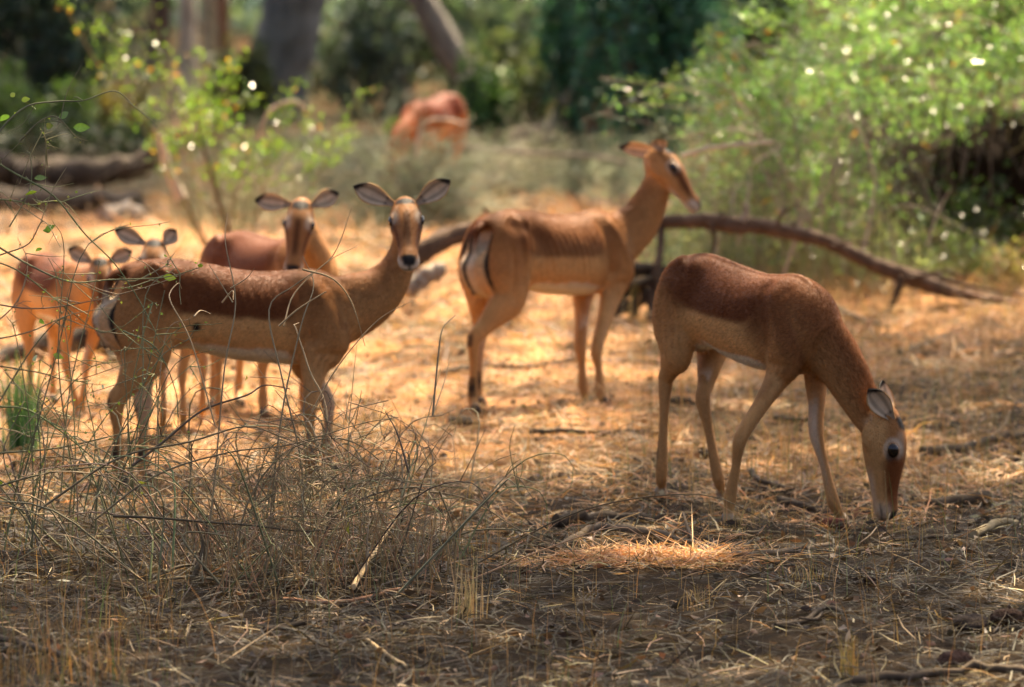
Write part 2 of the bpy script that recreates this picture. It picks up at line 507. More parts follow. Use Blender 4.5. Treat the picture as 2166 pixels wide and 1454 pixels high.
    for it in range(sp.get('melt', 26)):
        lap = np.zeros((nv, 3))
        for c_ in range(3):
            lap[:, c_] = np.bincount(ev[:, 0], co[ev[:, 1], c_], nv) + np.bincount(ev[:, 1], co[ev[:, 0], c_], nv)
        wv = wsm * (.5 if it % 2 == 0 else -.47)
        co += (lap / np.maximum(deg, 1)[:, None] - co) * wv[:, None] if it > 10 else (lap / np.maximum(deg, 1)[:, None] - co) * (wsm * .5)[:, None]
    me.vertices.foreach_set("co", co.astype(np.float32).ravel()); me.update()
    me.vertices.foreach_get("normal", nrm_buf); nrm = nrm_buf.reshape(-1, 3).astype(float)
    qb = ((co - O) @ E.T) / S; bx, by, bz = qb[:, 0], np.abs(qb[:, 1]), qb[:, 2]
    thin = sp.get('thin', 1.0)
    G = lambda cx, cz, sx, sz: np.exp(-((bx - cx) / sx) ** 2 - ((bz - cz) / sz) ** 2) * sstep(.03, .06, by)
    def ridge(x0, z0, x1, z1, wd):
        d = np.array([x1 - x0, z1 - z0]); L2 = d @ d
        tt = np.clip(((bx - x0) * d[0] + (bz - z0) * d[1]) / L2, 0, 1)
        return np.exp(-(((bx - x0 - tt * d[0]) ** 2 + (bz - z0 - tt * d[1]) ** 2) / wd ** 2)) * sstep(.03, .06, by)
    disp = -.016 * G(.085, -.10, .055, .07) * thin                      # hollow of the flank
    disp += .010 * G(.022, -.035, .026, .020) * thin                    # hip point
    disp += -.007 * G(-.07, -.055, .04, .03) * thin
    disp += .008 * ridge(.555, -.03, .66, -.21, .020) - .009 * ridge(.50, -.05, .565, -.26, .024) - .007 * ridge(.62, -.05, .70, -.17, .020)
    disp += .007 * G(.665, -.245, .035, .035) - .006 * ridge(.60, -.30, .70, -.30, .018)
    disp += .006 * ridge(-.02, -.10, .015, -.30, .022) * thin           # front edge of the thigh
    disp += -.006 * ridge(-.10, -.16, -.085, -.36, .016)                # groove between the thigh muscles
    rib = np.sin((bx + .35 * (bz + .16)) * 2 * math.pi / .036)
    disp += .0007 * thin * rib * (.4 + 1.2 * vnoise(bx * 9, bz * 9, 72)) * sstep(.10, .17, bx) * sstep(.47, .40, bx) * sstep(-.30, -.24, bz) * sstep(-.05, -.10, bz)
    disp += .007 * np.exp(-(by / .011) ** 2) * sstep(-.07, -.03, bz) * sstep(-.12, .0, bx) * sstep(.70, .62, bx) * thin
    lump = vnoise(co[:, 0] * 17 + co[:, 1] * 11, co[:, 2] * 19 + co[:, 1] * 7, 71) - .5
    disp = disp * ((pid <= 1) | (((pid == 2) | (pid == 3)) & (t < .3))) + lump * .003 * (pid <= 1)
    co = co + nrm * (disp * k)[:, None]
    me.vertices.foreach_set("co", co.astype(np.float32).ravel()); me.update()
    me.vertices.foreach_get("normal", nrm_buf); nrm = nrm_buf.reshape(-1, 3).astype(float)
    q = ((co - O) @ E.T) / S                # body frame
    h = ((co - HO) @ HE.T) / hs             # head frame
    x, y, z = q[:, 0], np.abs(q[:, 1]), q[:, 2]
    jit = (vnoise(co[:, 0] * 37 + co[:, 1] * 23, co[:, 2] * 37, 5) - .5)
    mixc = lambda a, b, w: a * (1 - w[:, None]) + b * w[:, None]
    # trunk and upper limbs
    haunch = sstep(.06, -.13, x); shoul = sstep(.46, .56, x)
    zb = -.185 + .075 * sstep(.02, -.17, x) + .05 * shoul
    soft = .013 + .060 * sstep(.10, -.10, x) + .08 * sstep(.42, .56, x)
    sad = sstep(-1, 1, (z - zb + jit * .012) / soft)
    sad = sad * (1 - .35 * shoul * (1 - sp.get('dark', 0))) * (1 - .08 * haunch)
    sad = np.maximum(sad, .75 * shoul * sstep(.35, .9, nrm @ np.array(e3)))
    if sp.get('dark'): sad = np.maximum(sad, sp['dark'] * sstep(.40, .50, x) * sstep(-.31, -.13, z))
    sad = sad * sp.get('sad', 1.0)
    flank = sstep(-.06, .09, x) * sstep(.56, .44, x) * sstep(-.10, -.19, z)
    low = sstep(-.20, -.36, z)
    ctr = mixc(np.tile(MID, (nv, 1)), TAN[None], np.maximum(flank, low * .45))
    ctr = mixc(ctr, SADDLE[None], sad)
    ctr = mixc(ctr, TAN[None] * 1.1, sstep(-.20, -.27, z) * sstep(.0, .08, x) * (1 - shoul) * .6)
    wb_ = sstep(-.288, -.306, z + jit * .014 + .02 * sstep(.42, .55, x)) * sstep(-.05, .05, x) * (1 - sstep(.50, .60, x))
    wb_ = wb_ * (pid == 0) * np.maximum(sstep(.06, .13, x), sstep(.075, .045, y)) * np.maximum(sstep(.56, .48, x), sstep(.07, .04, y))
    wb_ = np.maximum(wb_, .6 * (pid == 0) * sstep(.06, .03, y) * sstep(-.30, -.34, z))
    ctr = mixc(ctr, WHITE[None], wb_)
    rear = sstep(-.11, -.145, x)
    wr = rear * sstep(.068, .056, y - .10 * np.clip(-.12 - z, 0, .2)) * sstep(-.075, -.10, z)
    ctr = mixc(ctr, TAN[None] * .8 + WHITE[None] * .2, wr)
    ctr = mixc(ctr, WHITE[None] * .8, wr * sstep(.046, .036, y) * .6)
    ys = y - (.066 + .12 * np.clip(-.12 - z, 0, .3))
    st = sstep(.0115, .0065, np.abs(ys)) * sstep(-.075, -.10, z) * sstep(-.35, -.29, z) * sstep(-.085, -.12, x)
    ctr = mixc(ctr, BLACK[None] + .01, st)
    ctr = mixc(ctr, BLACK[None] + .01, sstep(.013, .008, y) * sstep(-.185, -.20, x) * sstep(-.36, -.32, z) * sstep(-.10, -.13, z))
    tn = np.where(pid == 1, t, .12)
    dors0 = nrm @ np.array(e3 + e1 * sp.get('ndors', 0.0))
    if 'spot' in sp:                                     # a dark spot on the flank
        sx_, sz_ = sp['spot']
        ctr = mixc(ctr, BLACK[None] + .008, sstep(.021, .013, np.hypot((x - sx_) * .9, z - sz_) + jit * .008) * (q[:, 1] < 0))
    # neck
    dors = nrm[:, 2] * .0 + sstep(-.25, .9, (nrm @ np.array(n3)) * sstep(.6, 1, tn) * sp.get('nh', 1.0) + dors0 * (1 - sstep(.6, 1, tn) * sp.get('nh', 1.0)))
    cn = mixc(np.tile(MID * .55 + TAN * .45, (nv, 1)), SADDLE[None] * 1.25 + TAN[None] * .06, dors * .85)
    if sp.get('dark'): cn = mixc(cn, SADDLE[None] * 1.25, sp['dark'] * .55 * sstep(.75, .15, tn) * (.45 + .55 * sstep(-.5, .3, dors0)))
    cn = mixc(cn, WHITE[None] * .8, sstep(.6, .95, tn) * sstep(-.1, -.8, nrm @ np.array(n3)) * .5)
    wn_ = sstep(.60, .72, x) * (pid <= 1)
    # head
    hx, hy, hz_ = h[:, 0], np.abs(h[:, 1]), h[:, 2]
    ch = np.tile(TAN * .6 + MID * .4, (nv, 1))
    ch = mixc(ch, FACE[None], sstep(-.01, .02, hz_ + .25 * sstep(.1, .2, hx) * .12))
    ed = np.sqrt(((hx - .09) / 1.25) ** 2 + (hz_ - .018) ** 2)
    side = sstep(.028, .04, hy)
    brow = sstep(.034, .027, ed) * sstep(.016, .022, ed) * side
    ch = mixc(ch, WHITE[None] * .8, brow * .5)
    ch = mixc(ch, WHITE[None] * .7, sstep(.02, .0, np.abs(hz_ - .045)) * sstep(.03, .05, hx) * sstep(.15, .11, hx) * sstep(.02, .03, hy) * .30)
    ch = mixc(ch, BLACK[None] + .02, sstep(.020, .012, np.sqrt(((hx - .112) / 1.6) ** 2 + (hz_ - .008) ** 2)) * side * .8)
    fst = sstep(.014, .006, np.abs(hz_ - (.020 - .28 * (hx - .12)))) * sstep(.11, .13, hx) * sstep(.25, .2, hx) * sstep(.015, .025, hy)
    ch = mixc(ch, SADDLE[None] * .7, fst * .85)
    ch = mixc(ch, SADDLE[None] * 1.3, sp.get('fdark', .25) * sstep(-.035, .0, hz_) * sstep(.10, .14, hx) * sstep(.285, .25, hx))
    bridge = sstep(.016, .008, hy) * sstep(.0, .02, hz_) * sstep(.07, .11, hx) * sstep(.26, .22, hx)
    ch = mixc(ch, SADDLE[None] * .55, bridge * .8)
    crown = sstep(.042, .030, hy) * sstep(.030, .040, hz_) * sstep(-.012, .002, hx) * sstep(.056, .042, hx + .5 * hy)
    ch = mixc(ch, BLACK[None] + .012, crown)
    jaw = sstep(-.045, -.062, hz_) * sstep(.12, .18, hx)
    ch = mixc(ch, WHITE[None], np.maximum(jaw, sstep(.240, .275, hx + .5 * np.clip(-.03 - hz_, 0, .05)) * sstep(-.002, -.024, hz_)) * .8 * sp.get('mw', 1.0))
    nose = sstep(.276, .286, hx) * sstep(-.030, -.018, hz_) * sstep(.017, .010, hy - (hz_ + .03) * .5 - sp.get('nosew', 0))
    ch = mixc(ch, BLACK[None] + .008, nose)
    mouth = sstep(.004, .002, np.abs(hz_ + .043)) * sstep(.245, .26, hx)
    ch = mixc(ch, BLACK[None] + .02, np.maximum(mouth, sstep(.006, .003, hy) * sstep(.28, .295, hx) * sstep(-.05, -.042, hz_)) * .8)
    # legs (2 fore, 3 hind)
    cl = np.tile(LEGC, (nv, 1))
    inner = sstep(-.35, -.75, np.sign(q[:, 1]) * (nrm @ np.array(e2)))
    cl = mixc(cl, WHITE[None] * .8 + TAN[None] * .2, inner * sstep(.75, .4, t) * .55)
    up_t = np.where(pid == 3, .30, .28)
    cl = mixc(cl, ctr, sstep(0.04, -.04, t - up_t))
    hk = (pid == 3)
    bk = (nrm @ np.array(e1)) < .2
    cl = mixc(cl, BLACK[None] + .015, hk * sstep(.045, .015, np.abs(t - .70)) * sstep(.25, -.35, nrm @ np.array(e1)) * .95)
    cl = mixc(cl, BLACK[None] + .015, hk * sstep(.035, .02, np.abs(t - .515)) * sstep(-.4, -.8, nrm @ np.array(e1)) * .8)
    cl = mixc(cl, WHITE[None] * .8, (t > .86) * .45)
    chf = np.tile(np.array((.05, .042, .038)), (nv, 1))
    chf = mixc(chf, WHITE[None] * .75, sstep(.25, .9, sp.get('pale_toe', 0) * np.ones(nv)))
    # tail: black line down a white brush
    ct_ = mixc(np.tile(WHITE * .55 + TAN * .3, (nv, 1)), SADDLE[None], sstep(.5, .25, t))
    ct_ = mixc(ct_, BLACK[None] + .01, sstep(.012, .007, y) * sstep(.2, .35, t) * ((nrm @ np.array(e1)) < 0.1))
    out = np.where((pid == 0)[:, None], ctr, 0)
    out = np.where((pid == 1)[:, None], cn, out)
    blend = (pid <= 1)
    out = np.where(blend[:, None], mixc(ctr, cn, sstep(.56, .70, x + .5 * np.clip(t - .35, 0, 1) * (pid == 1))), out)
    out = np.where((pid == 4)[:, None], ch, out)
    nb_h = (pid == 1) * sstep(.80, .95, t)
    out = mixc(out, ch, nb_h * .8)
    out = np.where(((pid == 2) | (pid == 3))[:, None], cl, out)
    out = np.where((pid == 5)[:, None], chf, out)
    out = np.where((pid == 6)[:, None], ct_, out)
    # soften seams between neighbouring regions over the surface
    for _ in range(1):
        acc = np.zeros((nv, 3)); cnt = np.zeros(nv)
        np.add.at(acc, ev[:, 0], out[ev[:, 1]]); np.add.at(acc, ev[:, 1], out[ev[:, 0]])
        np.add.at(cnt, ev[:, 0], 1); np.add.at(cnt, ev[:, 1], 1)
        out = out * .55 + acc / np.maximum(cnt, 1)[:, None] * .45
    set_col(me, np.clip(out * sp.get('tint', 1.0), 0, 1))
    me.polygons.foreach_set("use_smooth", np.ones(len(me.polygons), bool))
    base = Vector(np.mean(hoof_dirs, axis=0)); base.z = gz(base.x, base.y)
    root = thing("impala", base, sp['label'], "impala", "impalas in the clearing")
    link("body", me, M_COAT, root)
    # a coat of short lying hairs
    nf = sp.get('fur', 26000)
    nt_ = len(me.polygons); me.calc_loop_triangles()
    tv = np.empty(len(me.loop_triangles) * 3, np.int32); me.loop_triangles.foreach_get("vertices", tv); tv = tv.reshape(-1, 3)
    ar = np.linalg.norm(np.cross(co[tv[:, 1]] - co[tv[:, 0]], co[tv[:, 2]] - co[tv[:, 0]]), axis=1)
    pickt = RNG.choice(len(tv), nf, p=ar / ar.sum())
    r1_, r2_ = RNG.random((2, nf)); sw = r1_ + r2_ > 1; r1_[sw] = 1 - r1_[sw]; r2_[sw] = 1 - r2_[sw]
    bw = np.stack([1 - r1_ - r2_, r1_, r2_], 1)
    tri = tv[pickt]
    hp_ = (co[tri] * bw[..., None]).sum(1); hn = (nrm[tri] * bw[..., None]).sum(1); hc = (out[tri] * bw[..., None]).sum(1)
    hid = pid[tri[:, 0]]
    flow = np.tile(np.array(-e1 * .9 - Vector((0, 0, .45))), (nf, 1))
    flow[(hid == 2) | (hid == 3) | (hid == 5)] = (0, 0, -1)
    nkd = nk[2] - nk[-2]; flow[hid == 1] = nkd / np.linalg.norm(nkd)
    flow[hid == 4] = -np.array(n1)
    flow += RNG.normal(size=(nf, 3)) * .28
    flow -= hn * (flow * hn).sum(1)[:, None]; flow /= np.linalg.norm(flow, axis=1)[:, None] + 1e-9
    hl_ = RNG.uniform(.007, .016, nf) * k * np.where((hid == 4), .55, np.where((hid >= 2) & (hid != 6), .6, 1.0))
    hdir = flow + hn * RNG.uniform(.10, .42, nf)[:, None]
    hsd = np.cross(flow, hn) * (.0013 * k)
    b0_ = hp_ - hn * .0005
    V3 = np.stack([b0_ - hsd, b0_ + hsd, b0_ + hdir * hl_[:, None]], 1).reshape(-1, 3)
    fb = MB(); fb.add(V3, np.arange(nf * 3).reshape(-1, 3), np.repeat(np.clip(hc * RNG.uniform(.60, 1.48, (nf, 1)) * np.asarray(sp.get('tint', 1.0)), 0, 1), 3, 0))
    tag(fb.build("fur", M_FUR, root), kind="stuff")
    # eyes
    for s in (1, -1):
        V, f4, f3 = ball(hl(.090, s * .0545, .016), np.array([.0235, .0125, .0185]) * hs, HE, n=16)
        b = MB(); b.add(V, f4, (.010, .007, .005)); b.f3.append(f3)
        b.build("eye", M_EYE, root)
    # ears
    for s, key in ((1, 'earL'), (-1, 'earR')):
        tip, face = sp[key]
        b0 = hl(.0, s * .042, .028)
        tipw = np.array(at(*tip))
        d = tipw - b0; L = np.linalg.norm(d); d /= L
        EU = 1.0 if np.cross(tipw - b0, np.array(face, float))[2] > 0 else -1.0      # the black runs along the upper edge
        fn = np.array(face, float); fn -= d * (fn @ d); fn /= np.linalg.norm(fn)
        sd = np.cross(d, fn)
        nu, nvv = 18, 13
        us = np.linspace(0, 1, nu); vs = np.linspace(-1, 1, nvv)
        wprof = np.interp(us, [0, .12, .3, .5, .7, .85, .95, 1], [.26, .40, .74, 1.0, .94, .62, .26, .03]) * .037 * hs * sp.get('ew', 1.0)
        front = []; back = []; cf = []; cb = []
        for iu, u in enumerate(us):
            for v in vs:
                curl = (.75 - .45 * u)
                ang = v * (1.35 * curl + .25)
                rad = wprof[iu] / max(math.sin(min(1.35 * curl + .25, 1.5)), .3)
                p = b0 + d * (u * L) + sd * math.sin(ang) * rad + fn * ((1 - math.cos(ang)) * rad - .25 * wprof[iu]) - fn * .015 * hs * (u * (1 - u)) * 2
                front.append(p); back.append(p - fn * .004 * hs - sd * v * -.002 * hs)
                tipb = float(sstep(.80, .90, np.array(u + .10 * v * EU + .03 * abs(v)))) if True else 0
                lines = .8 * max(0.0, 1 - abs(abs(v) - .42) / .2) * (1 if .15 < u < .85 else 0) + (.5 if u < .22 else 0)
                cin = np.array((.66, .51, .34)) * (1 - min(1, lines)) + np.array((.10, .07, .05)) * min(1, lines)
                if abs(v) > .9: cin = TAN * .7
                cf.append(cin * (1 - tipb) + (BLACK + .005) * tipb)
                cb.append(TAN * .95 * (1 - tipb) + (BLACK + .005) * tipb)
        nV = nu * nvv
        fa = []
        for iu in range(nu - 1):
            for iv in range(nvv - 1):
                a = iu * nvv + iv
                fa.append((a, a + 1, a + nvv + 1, a + nvv)); fa.append((nV + a, nV + a + nvv, nV + a + nvv + 1, nV + a + 1))
        for iu in range(nu - 1):
            for iv in (0, nvv - 1):
                a = iu * nvv + iv
                fa.append((a, a + nvv, nV + a + nvv, nV + a))
        b = MB(); b.add(np.array(front + back), np.array(fa), np.array(cf + cb))
        b.build("ear", M_COAT, root)
    return root

def gp(px, py):
    return (px, py, ground_y(py))

impala(dict(label="impala standing side-on behind the twiggy bush, head turned to face the camera",
    P=(352, 549, 21.02), W=(662, 573, 21.17), vox=.0055, fur=130000, spot=(.118, -.232),
    HR=[(246, 850, 20.90), (251, 985, 20.93), gp(258, 1028)], HL=[(303, 858, 21.08), (303, 985, 21.06), gp(312, 1022)],
    FR=[(655, 862, 21.02), (657, 975, 21.0), gp(660, 1017)], FL=[(693, 850, 21.28), (695, 965, 21.28), gp(700, 1006)],
    neck=[(762, 640, 21.22), (815, 603, 21.25), (848, 550, 21.28), (857, 502, 21.27)], poll=(857, 428, 21.22), nose=(.06, -.84, -.54), hup=(.0, -.55, .84), nw=1.04, hs=1.02,
    earL=((952, 382, 21.20), (.25, -1, .1)), earR=((748, 394, 21.20), (-.25, -1, .1))))
impala(dict(label="thin impala seen from behind and to the side, looking right, below the green bush",
    P=(1075, 447, 23.72), W=(1262, 447, 24.10), vox=.006, thin=1.7, fur=90000, sad=.78,
    HR=[(1003, 718, 23.45), (1000, 845, 23.47), gp(1003, 884)], HL=[(1016, 706, 23.75), (1011, 832, 23.72), gp(1013, 868)],
    FR=[(1262, 740, 23.85), (1270, 828, 23.83), gp(1275, 862)], FL=[(1228, 735, 24.02), (1234, 820, 24.0), gp(1237, 853)],
    neck=[(1345, 478, 24.25), (1378, 420, 24.28), (1392, 375, 24.28)], poll=(1404, 320, 24.26), nose=(.64, -.16, -.70), hup=(.7, 0, .64), hs=.93,
    earL=((1308, 312, 24.40), (-.1, -.9, -.3)), earR=((1390, 294, 24.18), (-.2, -1, .05)), ew=1.0))
impala(dict(label="impala grazing with its muzzle on the ground at the right",
    P=(1498, 540, 20.50), W=(1690, 586, 20.02), vox=.0055, fur=130000, thin=1.2, dark=.9, fdark=.95, mw=.45, nw=1.0, ndors=.6, pale_toe=.6,
    HR=[(1408, 806, 20.62), (1399, 1000, 20.60), gp(1395, 1045)], HL=[(1487, 846, 20.50), (1519, 1012, 20.47), gp(1524, 1052)],
    FR=[(1568, 925, 19.85), (1544, 1056, 19.88), gp(1537, 1098)], FL=[(1727, 918, 19.98), (1763, 1062, 19.93), gp(1777, 1092)],
    neck=[(1770, 760, 19.90), (1815, 838, 19.85), (1845, 890, 19.84)], poll=(1893, 884, 19.82), nose=(.13, .03, -.96), hup=(.95, -.05, .2), hs=1.15, nosew=.012,
    earL=((1868, 804, 19.92), (.75, -.6, .15)), earR=((1838, 824, 19.72), (-.1, -1, .1)), ew=.92))
impala(dict(label="young impala at the left edge, grazing head lowered, sunlit rump",
    P=(92, 534, 23.85), W=(168, 552, 23.48), k=.80, vox=.007, tint=1.1,
    HR=[(63, 745, 23.85), (66, 845, 23.85), gp(66, 868)], HL=[(112, 745, 24.0), (112, 840, 24.0), gp(112, 860)],
    FR=[(140, 775, 23.45), (160, 850, 23.45), gp(165, 880)], FL=[(183, 770, 23.50), (175, 845, 23.50), gp(172, 873)],
    neck=[(192, 600, 23.28), (204, 585, 23.2)], poll=(212, 552, 23.12), nose=(.04, -.55, -.82), hup=(0, -.8, .55), hs=1.1,
    earL=((279, 532, 23.12), (.2, -1, .1)), earR=((145, 526, 23.12), (-.2, -1, .1))))
impala(dict(label="impala facing the camera behind the back of the side-on one",
    P=(505, 490, 23.85), W=(640, 500, 23.40), vox=.0065,
    HR=[(455, 740, 23.85), (452, 830, 23.85), gp(450, 862)], HL=[(508, 738, 24.0), (505, 828, 24.0), gp(505, 860)],
    FR=[(556, 770, 23.30), (556, 850, 23.3), gp(556, 889)], FL=[(640, 765, 23.4), (642, 850, 23.4), gp(642, 885)],
    neck=[(668, 545, 23.22), (652, 500, 23.18)], poll=(637, 432, 23.15), nose=(-.10, -.62, -.78), hup=(0, -.75, .66),
    earL=((717, 408, 23.2), (.2, -1, .1)), earR=((538, 424, 23.2), (-.2, -1, .1))))
impala(dict(label="impala showing only ears and crown above the rump of the side-on one",
    P=(440, 570, 23.0), W=(372, 560, 22.62), k=.82, vox=.0075,
    HR=[(430, 765, 23.05), (428, 860, 23.05), gp(428, 895)], HL=[(462, 765, 22.95), (462, 862, 22.95), gp(464, 900)],
    FR=[(345, 790, 22.6), (345, 880, 22.6), gp(345, 915)], FL=[(385, 790, 22.55), (388, 880, 22.55), gp(388, 918)],
    neck=[(345, 590, 22.5), (334, 560, 22.45)], poll=(327, 514, 22.42), nose=(-.05, -.70, -.70), hup=(0, -.7, .7), hs=1.1,
    earL=((372, 486, 22.45), (.3, -1, .1)), earR=((242, 485, 22.45), (-.2, -1, .1))))
impala(dict(label="blurred reddish impala far behind, grazing beyond the brush",
    P=(938, 196, 36.3), W=(882, 214, 35.95), k=.85, vox=.010, tint=np.array((.95, .56, .32)), dark=.5,
    HR=[(940, 360, 36.4), (938, 420, 36.4), gp(938, 440)], HL=[(958, 360, 36.2), (958, 420, 36.2), gp(958, 446)],
    FR=[(860, 370, 36.0), (858, 425, 36.0), gp(858, 452)], FL=[(885, 370, 35.85), (885, 428, 35.85), gp(885, 456)],
    neck=[(848, 290, 35.7), (836, 330, 35.6)], poll=(822, 350, 35.55), nose=(-.3, .1, -.95), hup=(-.9, 0, .3),
    earL=((845, 328, 35.6), (-.2, -1, .1)), earR=((808, 330, 35.5), (-.2, -1, .1))))

# ================================================================== woodland
def poly(pts, Y, sub=5, jit=0.0):
    """a curve through photo pixels at distance Y (a number, a pair near/far, or one per point)"""
    n = len(pts)
    Ys = np.linspace(Y[0], Y[-1], n) if isinstance(Y, (tuple, list)) and len(Y) == 2 else (Y if isinstance(Y, (tuple, list)) else [Y] * n)
    P = np.array([at(p[0], p[1], y) for p, y in zip(pts, Ys)])
    if jit: P[1:] += RNG.normal(size=(n - 1, 3)) * jit
    return catmull(P, sub)

BARK_DARK = np.array((.075, .06, .045)); BARK_GREY = np.array((.16, .145, .125)); BARK_PALE = np.array((.42, .36, .29)); BARK_RED = np.array((.22, .12, .075))
TWIG_GREY = np.array((.27, .215, .12)); TWIG_GREEN = np.array((.20, .21, .10)); TWIG_TAN = np.array((.46, .33, .17)); TWIG_DARK = np.array((.06, .045, .03))

# ---- big trees: trunks in view, crowns above the picture shade the clearing
TREES = [  # label, trunk pixels, distance, radius bottom/top, colour, crown reach on the ground it shades (x0,x1,y0,y1)
    ("stout grey tree trunk leaning right, centre left of the background", [(560, 262), (590, 140), (625, 0), (650, -200), (670, -420)], 47.5, .27, .22, np.array((.17, .185, .155))),
    ("pale slender fluted trunk nearest the left, behind the sapling", [(402, 210), (398, 100), (396, 0), (392, -250)], 53.0, .085, .08, BARK_PALE),
    ("pale grey trunk just right of the slender pale one", [(455, 205), (452, 100), (450, 0), (452, -250)], 54.0, .12, .11, BARK_PALE * .75),
    ("thin reddish trunk left of the stout grey trunk", [(478, 250), (474, 100), (472, 0), (480, -200)], 50.0, .045, .04, BARK_RED),
    ("dark upright trunk right of the stout grey trunk", [(842, 245), (850, 120), (860, 0), (866, -250)], 49.0, .12, .10, BARK_DARK),
    ("reddish brown trunk leaning left over the far impala", [(1078, 268), (1000, 180), (930, 70), (880, -30), (800, -260)], 46.0, .12, .09, BARK_PALE * .5),
    ("brown straight trunk beside the dark green shrub", [(1262, 350), (1266, 180), (1272, 0), (1270, -250)], 41.0, .095, .08, BARK_RED * .7),
    ("grey-brown bent trunk behind the top of the leafy bush", [(1860, 300), (1800, 130), (1752, 20), (1690, -120), (1640, -420)], 38.0, .17, .13, BARK_PALE * .6),
    ("dark trunk at the left edge of the background", [(40, 260), (60, 120), (75, 0), (90, -250)], 47.0, .16, .13, BARK_DARK),
    ("dark brown trunk left of the pale trunks", [(325, 230), (332, 100), (340, 0), (345, -250)], 56.0, .12, .10, BARK_DARK * 1.2),
    ("dim grey trunk between the stout one and the dark upright one", [(735, 200), (742, 90), (752, 0), (760, -250)], 58.0, .15, .12, BARK_GREY * .6),
]

def shade_map(px, py):
    """how dense the leaf roof above each spot of the ground is, 0..1"""
    d = np.full(px.shape, .80)
    d = np.where(py < 400, .35, d)
    d = np.where((py > 400) & (py < 600), .30, d)
    d = np.where((py > 585) & (py < 925) & (px < 1340), .11, d)
    d = np.where((py > 470) & (py < 590) & (px < 1330), .12, d)
    d = np.where((py > 620) & (py < 1020) & (px >= 1340), .90, d)
    d = np.where((py > 925) & (py < 1010) & (px < 1340), .50, d)
    d = np.where((py > 440) & (py < 690) & (px > 1480), .05, d)
    d = np.where((py > 300) & (py < 470) & (px < 420), .85, d)
    d = np.where((py > 225) & (py < 350) & (px > 880) & (px < 1450), .9, d)
    d = np.where((py > 1010), .95, d)
    d = np.where((py > 1020) & (py < 1110) & (px > 120) & (px < 900), .35, d)
    d = np.where((py > 1085) & (py < 1150) & (px > 1400) & (px < 1820), .42, d)
    spot = np.exp(-((px - 1370) / 110) ** 2 - ((py - 1195) / 22) ** 2)
    d = np.where(spot > .4, .0, d)
    return d

sunv = np.array(SUN_DIR)
GAPS = []  # openings in the unseen crowns, placed to let sun onto chosen backs and fleck
def gap(p, rx, ry):
    p = np.array(p); g = p - sunv * (p[2] / sunv[2]); GAPS.append((g[0], g[1], rx, ry))
gap(gpt(1385, 1196), .17, .12); gap(gpt(1300, 1182), .09, .07); gap(gpt(1465, 1186), .08, .06)
for p_, rx_ in (((1590, 555, 20.3), .17), ((1660, 580, 20.1), .13), ((1810, 790, 19.85), .10), ((1880, 870, 19.85), .09), ((245, 610, 21.0), .13), ((300, 560, 21.0), .10), ((480, 558, 21.1), .13), ((590, 566, 21.15), .12),
                 ((1000, 460, 23.6), .25), ((1150, 450, 23.9), .3), ((1260, 450, 24.1), .25), ((1370, 360, 24.3), .2), ((120, 540, 23.7), .3), ((560, 490, 23.7), .3)):
    gap(at(*p_), rx_, rx_ * 1.1)
NT = len(TREES)
tree_tops = []
crown_pts = [[] for _ in TREES]
anchors = []
for label, pts, Y, r0, r1, col in TREES:
    base = np.array(at(pts[0][0], pts[0][1], Y)); anchors.append(base)
# unseen leaf clumps, placed to shade chosen ground, each hung on the nearest tree
cl_c = []
for _ in range(5200):
    X = RNG.uniform(-6.5, 6.5); Yg = RNG.uniform(13.0, 44)
    px, py = pix(X, Yg, 0.0)
    if Yg > 30 and RNG.random() < .35: continue
    if RNG.random() < float(shade_map(np.array(px), np.array(py))):
        hgt = RNG.uniform(6.5, 11.5)
        cl_c.append(np.array([X, Yg, 0]) + sunv * (hgt / sunv[2]))
for _ in range(1500):
    X = RNG.uniform(-12, 12); Yg = RNG.uniform(44, 85)
    if RNG.random() < .42:
        hgt = RNG.uniform(7, 13)
        cl_c.append(np.array([X, Yg, 0]) + sunv * (hgt / sunv[2]))
cl_c = np.array(cl_c)
A = np.array(anchors)
pull = np.array([1, 3, 3, 4, 2.0, 1.4, 1.3, .6, 1.2, 2.5, 2.2])     # the big trees carry most of the roof
dist = np.linalg.norm(cl_c[:, None, :2] - A[None, :, :2], axis=2) * pull[None]
own = dist.argmin(1)
